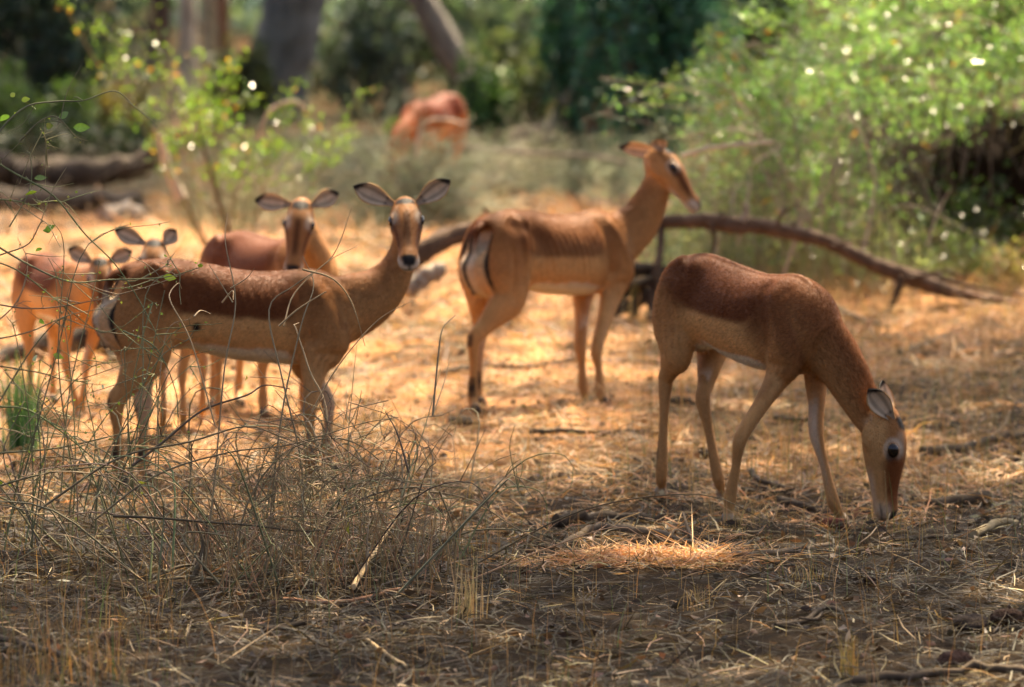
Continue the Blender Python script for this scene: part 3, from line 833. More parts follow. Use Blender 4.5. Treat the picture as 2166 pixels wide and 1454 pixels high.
for ti, (label, pts, Y, r0, r1, col) in enumerate(TREES):
    base = Vector(A[ti]); base.z = gz(base.x, base.y)
    root = thing("tree", base, label, "tree", "woodland trees behind the clearing")
    P = poly(pts, Y, sub=8)
    P[0, 2] = base.z - .1
    top = np.array([P[-1, 0], P[-1, 1], max(P[-1, 2], 5.5)])
    P = np.vstack([P, catmull(np.array([P[-1], (P[-1] + top) / 2 + [.1, .1, 0], top]), 4)[1:]])
    mb = MB()
    rad = np.interp(np.linspace(0, 1, len(P)), [0, .06, .2, 1], [r0 * 1.5, r0 * 1.12, r0, r1])
    tube(mb, P, 0, n=14, col=randcol(1, col, .05)[0], wob=.10, radii=rad)
    mine = cl_c[own == ti]
    if len(mine):
        sel = mine[RNG.permutation(len(mine))[:34]]
        for c in sel:
            mid = (top * .55 + c * .45) + np.array([0, 0, .9]) + RNG.normal(size=3) * .3
            st0 = P[-1 - RNG.integers(0, 4)]
            lp = catmull(np.array([st0, st0 * .7 + mid * .3 + [0, 0, .3], mid, c]), 4)
            tube(mb, lp, r1 * .45, .012, n=5, col=col, cap=False)
    mb.build("trunk", M_BARK, root)
    if len(mine):
        far = A[ti, 1] > 70
        C = []; 
        for c in mine:
            n = 26
            C.append(c + RNG.normal(size=(n, 3)) * np.array([.33, .33, .22]))
        C = np.vstack(C)
        Gp = C - sunv[None] * (C[:, 2] / sunv[2])[:, None]
        drop = np.zeros(len(C), bool)
        for gx_, gy_, rx_, ry_ in GAPS:
            drop |= ((Gp[:, 0] - gx_) / rx_) ** 2 + ((Gp[:, 1] - gy_) / ry_) ** 2 < 1
        fleck = vnoise(Gp[:, 0] * 3.2, Gp[:, 1] * 2.2, 81)
        drop |= fleck > np.where(Gp[:, 1] < 19.9, .86, np.where((Gp[:, 1] < 28) & (Gp[:, 0] < .45), .56, .76))
        C = C[~drop]
        mb = MB()
        leaf_cards(mb, C, RNG.normal(size=(len(C), 3)), RNG.uniform(.15, .26, len(C)), RNG.uniform(.08, .13, len(C)), randcol(len(C), (.075, .12, .035), .3))
        tag(mb.build("crown", M_FARLEAF, root), kind="stuff")

# ---- shrub helper
def shrub(name, label, cat, base_px, base_py, spread, height, nleaf, leaf, col, group=None, nstem=14, stemcol=BARK_DARK, depth=None, topbias=.5, mat=None, lean=(0, 0), stem_r=.014):
    b = gpt(base_px, base_py)
    root = thing(name, b, label, cat, group)
    depth = depth or spread
    mb = MB(); tips = []
    for _ in range(nstem):
        a = RNG.uniform(0, 2 * math.pi); rr = RNG.uniform(.25, 1) ** .6
        tip = np.array(b) + np.array([math.cos(a) * spread * rr + lean[0], math.sin(a) * depth * rr + lean[1], height * RNG.uniform(.45, 1.0) * math.sqrt(max(.15, 1 - .7 * rr * rr))])
        st = np.array(b) + RNG.normal(size=3) * np.array([spread * .12, depth * .12, 0])
        mid = st * .5 + tip * .5 + np.array([RNG.normal() * .1, RNG.normal() * .1, height * .12])
        p = catmull(np.array([st, mid, tip]), 6)
        tube(mb, p, stem_r, .003, n=5, col=randcol(1, stemcol, .2)[0], cap=False)
        tips.append(p)
        for _k in range(3):
            q0 = p[RNG.integers(4, len(p) - 1)]
            q2 = q0 + RNG.normal(size=3) * np.array([spread, depth, height]) * .22 + [0, 0, height * .10]
            pp = catmull(np.array([q0, (q0 + q2) / 2 + RNG.normal(size=3) * .04, q2]), 4)
            tube(mb, pp, stem_r * .45, .002, n=4, col=randcol(1, stemcol, .2)[0], cap=False)
            tips.append(pp)
    tag(mb.build("stems", M_TWIG, root), kind="stuff")
    pts = []
    w = np.array([len(t) for t in tips], float); w /= w.sum()
    pick = RNG.choice(len(tips), nleaf, p=w)
    C = np.empty((nleaf, 3)); D = np.empty((nleaf, 3))
    for i, k in enumerate(pick):
        t = tips[k]; m = len(t); j = int(min(m - 2, m * RNG.random() ** topbias))
        C[i] = t[j] + RNG.normal(size=3) * np.array([spread, depth, height]) * .075
        D[i] = t[j + 1] - t[j] + RNG.normal(size=3) * .05
    C[:, 2] = np.maximum(C[:, 2], .02)
    D = D / (np.linalg.norm(D, axis=1)[:, None] + 1e-9) + RNG.normal(size=(nleaf, 3)) * .7
    mb = MB()
    leaf_cards(mb, C, D, RNG.uniform(.6, 1.25, nleaf) * leaf, RNG.uniform(.35, .6, nleaf) * leaf, randcol(nleaf, col, .35))
    tag(mb.build("foliage", mat or M_FARLEAF, root), kind="stuff")
    return root

BG = "shrubs of the dim undergrowth"
shrub("shrub", "dark blue-green shrub behind the raised head of the thin impala", "shrub", 1385, 372, .62, 2.1, 5200, .10, (.055, .17, .12), BG, 22, depth=.5)
shrub("shrub", "dark green shrub against the brown straight trunk", "shrub", 1230, 340, .40, 1.7, 2600, .10, (.06, .17, .11), BG, 14)
shrub("shrub", "low bright green shrub at the left edge below the dark trunk", "shrub", 60, 355, .55, .75, 1500, .08, (.11, .19, .05), BG, 14)
shrub("shrub", "yellowing low shrub left of the pale stump of the sapling", "shrub", 245, 345, .40, .65, 1000, .08, (.23, .20, .055), BG, 12)
shrub("shrub", "deep green bush above the dark logs at the left", "shrub", 190, 400, .70, .50, 2600, .08, (.035, .06, .028), BG, 18)
shrub("shrub", "small bright green plant in front of the far impala", "shrub", 868, 372, .22, .50, 520, .09, (.12, .22, .04), BG, 9)
shrub("shrub", "green shrub right of the far impala", "shrub", 1010, 350, .22, .85, 700, .10, (.06, .13, .04), BG, 9)
shrub("shrub", "sunlit yellow-green shrub beyond the grey log", "shrub", 1120, 300, .55, .95, 1500, .10, (.17, .22, .10), BG, 12)
shrub("shrub", "grey-green shrub behind the far impala", "shrub", 770, 252, .6, 1.3, 1800, .12, (.095, .14, .115), BG, 16)
shrub("shrub", "grey-green shrub under the leaning reddish trunk", "shrub", 990, 240, .8, 1.5, 2600, .12, (.10, .15, .11), BG, 16)
shrub("shrub", "olive shrub between the pale trunks and the stout trunk", "shrub", 505, 270, .35, .7, 900, .11, (.07, .10, .04), BG, 14)
shrub("shrub", "tall dark shrub in the upper left corner", "shrub", 110, 290, .9, 2.2, 4200, .12, (.065, .11, .085), BG, 18)
shrub("shrub", "green shrub far behind between the trunks and the leafy bush", "shrub", 1560, 210, 1.1, 1.8, 3200, .14, (.07, .14, .075), BG, 16)

# far wood as one mass
mb = MB()
n = 30000
Yw = RNG.uniform(58, 92, n); Xw = RNG.uniform(-1, 1, n) * (Yw * .115 + 2)
Zw = RNG.random(n) ** 1.2 * 5.5
keep = vnoise(Xw * .45, Zw * .5 + Yw * .08, 21) + .25 * RNG.random(n) > .47
Xw, Yw, Zw = Xw[keep], Yw[keep], Zw[keep]
C = np.stack([Xw, Yw, Zw + .1], 1)
dk = vnoise(Xw * .8, Yw * .3, 22)
cc = randcol(len(C), (.19, .29, .25), .35) * (.45 + .9 * dk)[:, None]
leaf_cards(mb, C, RNG.normal(size=(len(C), 3)), RNG.uniform(.22, .5, len(C)), RNG.uniform(.14, .3, len(C)), cc)
o = mb.build("far_woodland", M_FARLEAF); tag(o, "dim grey-green wood filling the far background between the trunks", "woodland", kind="stuff")

# ---- the big leafy bush on the right
def leafy_bush():
    b = gpt(1960, 600)
    root = thing("leafy_bush", b, "large sunlit leafy bush with a dark hollow, filling the upper right", "bush")
    c0 = np.array([b.x + .58, b.y + 1.1, .05])
    R3 = np.array([1.85, 1.35, 1.66])
    def inside_hollow(P, edge=.62):
        px, py = pix(P[:, 0], P[:, 1], P[:, 2])
        r = np.sqrt(((px - 2140) / 250) ** 2 + ((py - 420) / 205) ** 2) + .35 * (vnoise(px * .02, py * .02, 91) - .5)
        return (RNG.random(len(P)) > sstep(edge, 1.12, r)) & (P[:, 1] < c0[1] + .35)
    mb = MB(); tips = []
    for i in range(330):
        u = RNG.normal(size=3); u[2] = abs(u[2]) * .9 + .12; u /= np.linalg.norm(u)
        tip = c0 + u * R3 * RNG.uniform(.82, 1.06)
        st = c0 + np.array([RNG.normal() * .7, RNG.normal() * .45, -.03])
        mid = st * .45 + tip * .55 + np.array([0, 0, .32 * u[2] + .15]) + RNG.normal(size=3) * .1
        p = catmull(np.array([st, mid, tip, tip + (tip - mid) * .25 - [0, 0, .12]]), 6)
        col = (BARK_PALE * RNG.uniform(.5, .95)) if RNG.random() < .45 else TWIG_GREY * RNG.uniform(.6, 1.2)
        hol = inside_hollow(p)
        if hol.mean() > .12: continue
        tube(mb, p, RNG.uniform(.006, .016), .003, n=5, col=col, cap=False)
        tips.append(p)
        for _ in range(4):
            q0 = p[RNG.integers(5, len(p) - 1)]
            q2 = q0 + RNG.normal(size=3) * np.array([.24, .2, .2]) + [0, 0, .05]
            pp = catmull(np.array([q0, (q0 + q2) / 2 + RNG.normal(size=3) * .03, q2]), 4)
            if inside_hollow(pp).mean() > .3: continue
            tube(mb, pp, .004, .0015, n=4, col=TWIG_GREY * RNG.uniform(.7, 1.3), cap=False)
            tips.append(pp)
    # pale crooked dead stems at its left foot
    for pts in ([(1560, 520), (1585, 400), (1590, 350), (1640, 318), (1652, 300)], [(1548, 450), (1555, 400), (1585, 385)], [(1790, 480), (1815, 470), (1840, 440)],
                [(1700, 470), (1760, 380), (1775, 240)], [(1640, 640), (1690, 480), (1720, 380)], [(1890, 600), (1890, 530), (1880, 500)], [(1960, 520), (1985, 450), (2010, 400)],
                [(1500, 600), (1520, 480), (1480, 350)], [(1820, 560), (1850, 400), (1830, 300), (1790, 240)]):
        p = poly(pts, 28.9 + RNG.uniform(-.3, .3))
        tube(mb, p, .008, .003, n=6, col=BARK_PALE * RNG.uniform(.8, 1.2), wob=.15)
    # long wispy shoots that break the outline and hang down the front
    for _ in range(230):
        px0 = RNG.uniform(1600, 2200); py0 = RNG.uniform(330, 600)
        st = np.array(at(px0, py0, 29.6 + RNG.uniform(-.5, .6)))
        dx = RNG.normal(-.1, .38); up_ = RNG.uniform(.15, .75)
        mid = st + [dx * .4, RNG.normal() * .1, up_]; tip = mid + [dx * .8, RNG.normal() * .1 - .1, RNG.uniform(-.25, .22)]
        p = catmull(np.array([st, mid, tip]) , 6)
        if inside_hollow(p).mean() > .35: continue
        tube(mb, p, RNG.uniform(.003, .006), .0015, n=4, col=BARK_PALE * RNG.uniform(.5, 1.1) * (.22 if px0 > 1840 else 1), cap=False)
        tips.append(p)
    for _ in range(60):
        u = RNG.normal(size=3); u[2] = abs(u[2]) + .25; u[0] -= .15; u /= np.linalg.norm(u)
        st = c0 + u * R3 * .85; tip = c0 + u * R3 * RNG.uniform(1.08, 1.28) + RNG.normal(size=3) * .08
        p = catmull(np.array([st, (st + tip) / 2 + RNG.normal(size=3) * .05, tip]), 5)
        tube(mb, p, .004, .0015, n=4, col=TWIG_GREY, cap=False); tips.append(p)
    tag(mb.build("stems", M_TWIG, root), kind="stuff")
    # leaves along the outer shoots
    w = np.array([len(t) for t in tips], float) * RNG.lognormal(0, .9, len(tips)); w /= w.sum()
    nl = 88000
    pick = RNG.choice(len(tips), nl, p=w)
    C = np.empty((nl, 3)); D = np.empty((nl, 3))
    for i, k in enumerate(pick):
        t = tips[k]; m = len(t); j = int(min(m - 2, m * RNG.random() ** .42))
        C[i] = t[j] + RNG.normal(size=3) * .055; D[i] = t[j + 1] - t[j]
    D = D / (np.linalg.norm(D, axis=1)[:, None] + 1e-9) + RNG.normal(size=(nl, 3)) * .6
    hgt = C[:, 2]
    clump = .6 * vnoise(C[:, 0] * 4.5 + C[:, 1] * 2.1, C[:, 2] * 4.5 - C[:, 1] * 1.7, 95) + .4 * vnoise(C[:, 0] * 11 + C[:, 1] * 5, C[:, 2] * 11, 96)
    keep = (clump > .44) & (~inside_hollow(C, .38) | (RNG.random(nl) < .10)) & (RNG.random(nl) < .30 + .70 * sstep(.35, 1.0, hgt))
    C, D = C[keep], D[keep]
    n2 = len(C)
    col = randcol(n2, (.19, .32, .13), .5)
    dry = RNG.random(n2) < .03
    col[dry] = randcol(int(dry.sum()), (.42, .22, .07), .3)
    mb = MB(); leaf_cards(mb, C, D, RNG.gamma(5, .0072, n2) + .01, RNG.uniform(.009, .020, n2), col)
    tag(mb.build("foliage", M_LEAF, root), kind="stuff")
    # thin grey-green shoots hanging in front of the foot
    mb = MB()
    sh = []
    for _ in range(1700):
        px = RNG.uniform(1390, 1990); py = RNG.uniform(545, 628)
        q = gpt(px, py); q = np.array(q)
        hgt = RNG.uniform(.25, .95) * (1 if px > 1480 else .5) * float(np.clip((2060 - px) / 330, .18, 1))
        tip = q + np.array([RNG.normal() * .16, RNG.normal() * .12, hgt])
        if inside_hollow(np.array([tip])).any(): continue
        tube(mb, catmull(np.array([q, (q + tip) / 2 + RNG.normal(size=3) * .05, tip]), 4), .003, .0012, n=3, col=randcol(1, (.36, .35, .20), .4)[0], cap=False)
        sh += [q + (tip - q) * u_ + RNG.normal(size=3) * .025 for u_ in RNG.uniform(.3, 1.05, 8)]
    tag(mb.build("shoots", M_TWIG, root), kind="stuff")
    sh = np.array(sh); sh[:, 2] = np.maximum(sh[:, 2], .02)
    mb = MB(); leaf_cards(mb, sh, RNG.normal(size=sh.shape) + [0, 0, .5], RNG.uniform(.02, .045, len(sh)), RNG.uniform(.009, .018, len(sh)), randcol(len(sh), (.32, .38, .25), .5))
    tag(mb.build("grey_leaves", M_LEAF, root), kind="stuff")
    return root
leafy_bush()

# near-black sheet added behind the hollow to stand in for its shade
def shade_sheet():
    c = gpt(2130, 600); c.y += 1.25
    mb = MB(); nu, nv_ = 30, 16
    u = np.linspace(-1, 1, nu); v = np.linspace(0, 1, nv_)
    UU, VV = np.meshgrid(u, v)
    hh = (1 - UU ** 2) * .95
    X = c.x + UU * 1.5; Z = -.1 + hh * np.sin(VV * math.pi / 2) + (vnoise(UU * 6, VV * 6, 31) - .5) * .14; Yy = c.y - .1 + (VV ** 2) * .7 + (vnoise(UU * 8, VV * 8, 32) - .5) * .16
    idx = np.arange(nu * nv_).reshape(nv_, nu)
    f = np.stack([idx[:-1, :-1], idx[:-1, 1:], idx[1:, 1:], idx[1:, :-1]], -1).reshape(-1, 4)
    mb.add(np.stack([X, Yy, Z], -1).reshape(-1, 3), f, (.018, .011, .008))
    o = mb.build("shade_sheet", M_CLOD); tag(o, kind="structure")
shade_sheet()

HO = "low plants before the dark hollow"
shrub("shrub", "grey-green seedling with pale heads before the middle of the dark hollow", "shrub", 2085, 615, .16, .38, 420, .035, (.22, .28, .17), HO, 12, TWIG_GREY, mat=M_LEAF, stem_r=.005)
shrub("shrub", "low twiggy plant at the left foot of the dark hollow", "shrub", 1965, 612, .26, .34, 620, .035, (.18, .25, .12), HO, 16, TWIG_GREY, mat=M_LEAF, stem_r=.005)
shrub("shrub", "dark green leafy shrub inside the dark hollow", "shrub", 2040, 588, .34, .62, 1500, .045, (.05, .09, .04), HO, 22, TWIG_DARK * 1.6, mat=M_LEAF, stem_r=.007)
shrub("shrub", "straw-tinted plant at the right edge before the dark hollow", "shrub", 2150, 625, .20, .30, 420, .035, (.30, .27, .13), HO, 14, TWIG_TAN, mat=M_LEAF, stem_r=.005)

# ---- the leafy sapling on the left
def sapling():
    b = gpt(480, 560)
    Y = b.y
    root = thing("sapling", b, "slender sapling with bright backlit green leaves behind the standing impalas", "sapling")
    stems = [([(490, 575), (475, 480), (455, 400), (430, 320), (412, 250), (415, 190)], .022, TWIG_DARK * 1.5), ([(470, 570), (420, 490), (385, 410), (355, 330), (320, 260), (262, 190), (215, 150), (150, 45), (120, -20)], .014, TWIG_GREY * .6),
             ([(500, 570), (540, 470), (555, 380), (585, 330), (610, 230), (650, 235)], .009, TWIG_GREY), ([(480, 560), (500, 400), (505, 280), (480, 190), (478, 130)], .008, TWIG_GREEN),
             ([(440, 520), (385, 410), (352, 250), (340, 130), (330, 0), (325, -60)], .008, TWIG_GREEN), ([(520, 540), (640, 420), (700, 300), (740, 225)], .007, TWIG_GREY),
             ([(480, 500), (450, 300), (460, 240), (520, 200)], .006, TWIG_GREEN), ([(430, 520), (330, 330), (250, 140), (255, 90)], .007, TWIG_GREEN), ([(430, 470), (395, 300), (390, 210)], .006, TWIG_GREEN),
             ([(500, 500), (560, 330), (600, 300), (640, 330)], .006, TWIG_GREEN), ([(470, 560), (480, 470), (520, 380), (540, 300)], .007, TWIG_GREY)]
    mb = MB(); tips = []
    for i, (pts, r, col) in enumerate(stems):
        p = poly(pts, (Y, Y + RNG.uniform(-.5, .5)), jit=.01)
        if i == 0:
            p[0, 2] = b.z - .02
        tube(mb, p, r, .002, n=6, col=col, cap=False)
        tips.append(p)
        for _ in range(9):
            j = RNG.integers(len(p) // 3, len(p) - 1)
            q0 = p[j]; q2 = q0 + RNG.normal(size=3) * np.array([.10, .10, .08]) + [0, 0, .07]
            pp = catmull(np.array([q0, (q0 + q2) / 2 + RNG.normal(size=3) * .02, q2]), 4)
            tube(mb, pp, .003, .001, n=4, col=TWIG_GREEN, cap=False); tips.append(pp)
    tag(mb.build("stems", M_TWIG, root), kind="stuff")
    mb = MB()
    p = poly([(385, 420), (372, 395), (352, 350), (340, 285)], Y - .1); tube(mb, p, .035, .022, n=9, col=BARK_PALE * 1.15, wob=.12)
    mb.build("broken_stump", M_BARK, root)
    nl = 1450
    w = np.array([len(t) for t in tips], float); w /= w.sum()
    pick = RNG.choice(len(tips), nl, p=w)
    C = np.empty((nl, 3)); D = np.empty((nl, 3))
    for i, k in enumerate(pick):
        t = tips[k]; m = len(t); j = int(min(m - 2, m * RNG.random() ** .5))
        C[i] = t[j] + RNG.normal(size=3) * .035; D[i] = t[j + 1] - t[j]
    keep = C[:, 2] > .32 + .2 * RNG.random(nl)
    C, D = C[keep], D[keep]
    D = D / (np.linalg.norm(D, axis=1)[:, None] + 1e-9) + RNG.normal(size=(len(D), 3)) * .6
    col = randcol(len(C), (.16, .27, .045), .3); dry = RNG.random(len(C)) < .04; col[dry] = randcol(int(dry.sum()), (.6, .33, .06), .2)
    leaf_cards(mb := MB(), C, D, RNG.uniform(.028, .055, len(C)), RNG.uniform(.012, .024, len(C)), col)
    tag(mb.build("foliage", M_LEAF, root), kind="stuff")
sapling()

# ---- fallen logs and branches
def log_thing(name, label, cat, pts, Y, r0, r1, col, group=None, branches=(), n=12, knots=3, radii=None, sub=7, wob=.05):
    P = poly(pts, Y, sub=sub)
    lo = P[:, 2].min()
    b = Vector(P[P[:, 2].argmin()]); b.z = gz(b.x, b.y)
    root = thing(name, b, label, cat, group)
    mb = MB()
    R = np.interp(np.linspace(0, 1, len(P)), np.linspace(0, 1, len(radii)), radii) if radii else np.linspace(r0, r1, len(P))
    R = R * (1 + .18 * (vnoise(np.linspace(0, 9, len(P)), np.full(len(P), r0 * 100), 41) - .5))
    P = P + (np.stack([vnoise(np.linspace(0, 14, len(P)), np.full(len(P), q + r0 * 50.), 42) for q in range(3)], 1) - .5) * r0 * .9
    tube(mb, P, 0, n=n, col=col, wob=wob, radii=R)
    for _ in range(knots):
        j = RNG.integers(2, len(P) - 2)
        d = RNG.normal(size=3); d[2] = abs(d[2]); d /= np.linalg.norm(d)
        tube(mb, np.array([P[j], P[j] + d * R[j] * 1.6]), R[j] * .45, R[j] * .2, n=6, col=col)
    mb.build("stem" if cat != "log" else "bole", M_BARK, root)
    for bp, by, br0, br1, bc in branches:
        m2 = MB(); tube(m2, poly(bp, by), br0, br1, n=7, col=bc, wob=.1); m2.build("side_branch", M_BARK, root)
    return root

BR = np.array((.115, .078, .055))
log_thing("fallen_branch", "long arched fallen brown branch under the leafy bush", "branch",
    [(845, 575), (905, 535), (960, 500), (1080, 478), (1250, 482), (1400, 474), (1470, 466), (1555, 466), (1640, 486), (1750, 518), (1850, 560), (1925, 590), (2010, 615), (2110, 632), (2230, 652)],
    [28.4, 28.4, 28.5, 28.6, 28.6, 28.6, 28.6, 28.6, 28.6, 28.7, 28.7, 28.8, 28.9, 29.0, 28.9], .055, .02, BR, radii=[.058, .054, .050, .046, .040, .032, .036, .046, .042, .037, .038, .043, .032, .023, .016],
    branches=[([(1850, 560), (1960, 580), (2070, 610), (2180, 625)], (28.7, 29.3), .02, .008, BR * .7), ([(1570, 468), (1580, 445), (1572, 430)], 28.55, .018, .009, BARK_PALE * .7),
              ([(1400, 480), (1395, 540), (1380, 600), (1378, 690)], (28.6, 28.2), .022, .018, BR * .7), ([(1910, 585), (1890, 640), (1875, 668)], 28.6, .02, .014, BR * .6), ([(1640, 486), (1655, 452), (1690, 432)], 28.5, .014, .006, BR * .9), ([(1500, 470), (1512, 505), (1505, 540)], 28.5, .013, .007, BR * .8), ([(1760, 522), (1800, 512), (1850, 520)], 28.5, .012, .005, BR), ([(1925, 590), (1990, 575), (2040, 585)], 28.7, .014, .006, BR * .8), ([(1010, 488), (1030, 455), (1022, 440)], 28.4, .014, .008, BR)], knots=14, n=16, sub=10, wob=.15)
log_thing("log", "pale short log end lying below the arched branch by the facing head", "log", [(845, 612), (890, 592), (935, 572)], 28.3, .05, .042, BARK_PALE * .95, "fallen logs")
log_thing("log", "grey fallen log in the far clearing right of the far impala", "log", [(1020, 316), (1100, 296), (1190, 288), (1260, 272), (1340, 262)], (42.5, 43.5), .08, .17, BARK_DARK * .9, "fallen logs", knots=4)
log_thing("log", "small dark grey log just left of the large far log", "log", [(945, 300), (1000, 320), (1090, 326)], 42.0, .08, .06, BARK_DARK * .8, "fallen logs")
log_thing("log", "long dark log at the left edge behind the young impala", "log", [(-60, 440), (60, 428), (180, 424), (310, 440)], 35.6, .11, .08, BARK_DARK * 1.1, "fallen logs")
log_thing("log", "dark mossy log at the left edge, uppermost of the left logs", "log", [(-60, 372), (80, 358), (220, 350), (340, 328)], 37.0, .12, .07, BARK_DARK * 1.1, "fallen logs")
log_thing("log", "pale sunlit log end beside the dark left log", "log", [(225, 462), (262, 452), (300, 456)], 34.9, .06, .05, BARK_PALE * .9, "fallen logs")
log_thing("log", "dark curved log on sunlit ground behind the young impala's legs", "log", [(-30, 790), (40, 752), (110, 722), (190, 716), (260, 745), (330, 770)], (25.6, 25.9), .045, .065, BARK_DARK, "fallen logs", knots=4)
log_thing("stump", "pale broken stump standing beside the far grey log", "stump", [(1168, 300), (1172, 262), (1186, 228), (1206, 196)], 42.0, .05, .045, BARK_PALE * 1.2, knots=2)
log_thing("fallen_branch", "pale curved dead twig arching before the far impala", "branch", [(880, 330), (888, 285), (905, 258), (935, 252), (985, 262)], 34.6, .012, .008, BARK_PALE * 1.3, knots=0)
log_thing("fallen_branch", "pale arched dead twig right of the sapling", "branch", [(548, 300), (560, 250), (590, 222), (625, 215), (650, 232)], 31.5, .010, .007, BARK_PALE * 1.1, knots=0)
log_thing("fallen_branch", "thin straight dead twig lying across the brush behind the thin impala's back", "branch", [(960, 306), (1100, 322), (1250, 330), (1330, 345)], 37.0, .014, .010, BARK_PALE * .8, knots=0)
log_thing("fallen_branch", "pale horizontal twig just right of the thin impala's brow", "branch", [(1440, 330), (1490, 316), (1560, 306), (1640, 300)], 27.6, .011, .007, BARK_PALE * 1.3, knots=0)
# heap of curled dead roots behind the grazing impala
def root_heap():
    b = gpt(1350, 668)
    root = thing("root_heap", b, "heap of dark curled dead roots between the thin and the grazing impala", "roots")
    for pts, r in (([(1290, 690), (1300, 640), (1330, 600), (1365, 610), (1380, 660), (1372, 720)], .030), ([(1282, 650), (1310, 615), (1350, 590), (1410, 585)], .026), ([(1340, 570), (1380, 562), (1430, 575)], .028),
                   ([(1345, 640), (1385, 622), (1440, 628)], .025), ([(1300, 700), (1335, 670), (1360, 680)], .018), ([(1285, 620), (1290, 680), (1310, 730)], .014), ([(1355, 690), (1400, 650), (1440, 655)], .022),
                   ([(1290, 740), (1340, 705), (1390, 690)], .012), ([(1330, 600), (1322, 560), (1300, 540)], .016), ([(1375, 600), (1420, 605), (1450, 600)], .030), ([(1300, 660), (1330, 640), (1350, 650), (1345, 690)], .024), ([(1310, 600), (1340, 625), (1330, 665)], .022), ([(1280, 700), (1320, 690), (1370, 700), (1410, 690)], .024), ([(1320, 575), (1355, 600), (1400, 640)], .020), ([(1390, 560), (1400, 610), (1420, 660)], .022)):
        m2 = MB(); tube(m2, poly(pts, b.y + RNG.uniform(-.15, .25), jit=.015), r * 1.35, r * .8, n=9, col=BARK_DARK * RNG.uniform(.45, 1.1), wob=.16)
        m2.build("root", M_BARK, root)
root_heap()

# ---- brush piles of dry twigs in the middle distance
def brush(label, cx, cy, wpx, hm, n, col, depth=1.2, group="dry brush in the middle distance"):
    b = gpt(cx, cy)
    root = thing("brush_pile", b, label, "brush", group)
    sc = F / b.y
    mb = MB()
    for _ in range(n):
        q = np.array([b.x + RNG.normal() * wpx / sc * .45, b.y + RNG.normal() * depth * .4, 0.0]); q[2] = RNG.random() ** 2 * hm * .7 + .01
        L = RNG.uniform(.15, .6)
        a = RNG.uniform(0, 2 * math.pi); el = RNG.normal() * .45 + .15
        d = np.array([math.cos(a) * math.cos(el), math.sin(a) * math.cos(el) * .6, math.sin(el)]) * L
        e = q + d; e[2] = max(e[2], .01)
        mid = (q + e) / 2 + RNG.normal(size=3) * .05 + [0, 0, .04]
        tube(mb, catmull(np.array([q, mid, e]), 3), RNG.uniform(.002, .006), .002, n=3, col=randcol(1, col, .4)[0], cap=False)
    tag(mb.build("twigs", M_TWIG, root), kind="stuff")
brush("grey-green dry brush left of the far impala", 690, 410, 180, .36, 1100, (.24, .26, .17))
brush("pale dry brush between the facing head and the thin impala's back", 1060, 400, 190, .20, 900, (.33, .31, .20))
brush("dry brush hiding the far impala's legs", 900, 480, 110, .62, 850, (.25, .27, .18), .4)
brush("dry brush left of the thin impala's neck", 1270, 410, 130, .24, 600, (.25, .27, .16))
brush("tangled grey brush around the left logs", 190, 415, 190, .22, 500, (.24, .21, .14))
brush("dry brush round the foot of the sapling", 520, 470, 130, .35, 500, (.30, .27, .16))

# ---- tall dry grass and litter
def blades(mb, P, hgt, width, col, lean=.35, seg=3):
    """upright bent grass blades rooted at P"""
    N = len(P)
    a = RNG.uniform(0, 2 * math.pi, N); ln = np.abs(RNG.normal(size=N)) * lean
    hgt = np.broadcast_to(hgt, (N,)); width = np.broadcast_to(width, (N,))
    rows = []
    sd = np.stack([np.cos(a + 1.57 + RNG.normal(size=N) * .6), np.sin(a + 1.57 + RNG.normal(size=N) * .6), np.zeros(N)], 1)
    for s_ in range(seg + 1):
        t = s_ / seg
        c = P + np.stack([np.cos(a) * ln * hgt * t ** 1.8, np.sin(a) * ln * hgt * t ** 1.8, hgt * (t - .25 * ln * t * t)], 1)
        w = (width * (1 - .85 * t))[:, None]
        rows += [c - sd * w * .5, c + sd * w * .5]
    V = np.stack(rows, 1).reshape(-1, 3)
    k = np.arange(N)[:, None] * (2 * (seg + 1))
    f = np.concatenate([k + np.array([[2 * i, 2 * i + 1, 2 * i + 3, 2 * i + 2]]) for i in range(seg)])
    mb.add(V, f, np.repeat(col, 2 * (seg + 1), 0))

def straws(mb, P, L, W, col, el=.22):
    """lying bits of straw: bent ribbons"""
    N = len(P)
    a = RNG.uniform(0, 2 * math.pi, N); e = np.abs(RNG.normal(size=N)) * el
    D = np.stack([np.cos(a) * np.cos(e), np.sin(a) * np.cos(e), np.sin(e)], 1)
    bend = RNG.normal(size=(N, 3)) * .18; bend[:, 2] = np.abs(bend[:, 2]) * .6
    S = np.cross(D, np.stack([RNG.normal(size=N) * .5, RNG.normal(size=N) * .5, np.ones(N)], 1)); S /= np.linalg.norm(S, axis=1)[:, None] + 1e-9
    L = np.broadcast_to(L, (N,))[:, None]; W = np.broadcast_to(W, (N,))[:, None]
    p0 = P; p1 = P + D * L * .5 + bend * L * .5; p2 = P + D * L
    V = np.stack([p0 - S * W * .5, p0 + S * W * .5, p1 - S * W * .5, p1 + S * W * .5, p2 - S * W * .25, p2 + S * W * .25], 1).reshape(-1, 3)
    k = np.arange(N)[:, None] * 6
    f = np.concatenate([k + np.array([[0, 1, 3, 2]]), k + np.array([[2, 3, 5, 4]])])
    mb.add(V, f, np.repeat(col, 6, 0))

def scatter(n, y0, y1, dens=None, margin=.35):
    Y = RNG.uniform(y0, y1, n); X = RNG.uniform(-1, 1, n) * (Y * .0905 + margin)
    if dens is not None:
        k = RNG.random(n) < dens(X, Y); X, Y = X[k], Y[k]
    return X, Y

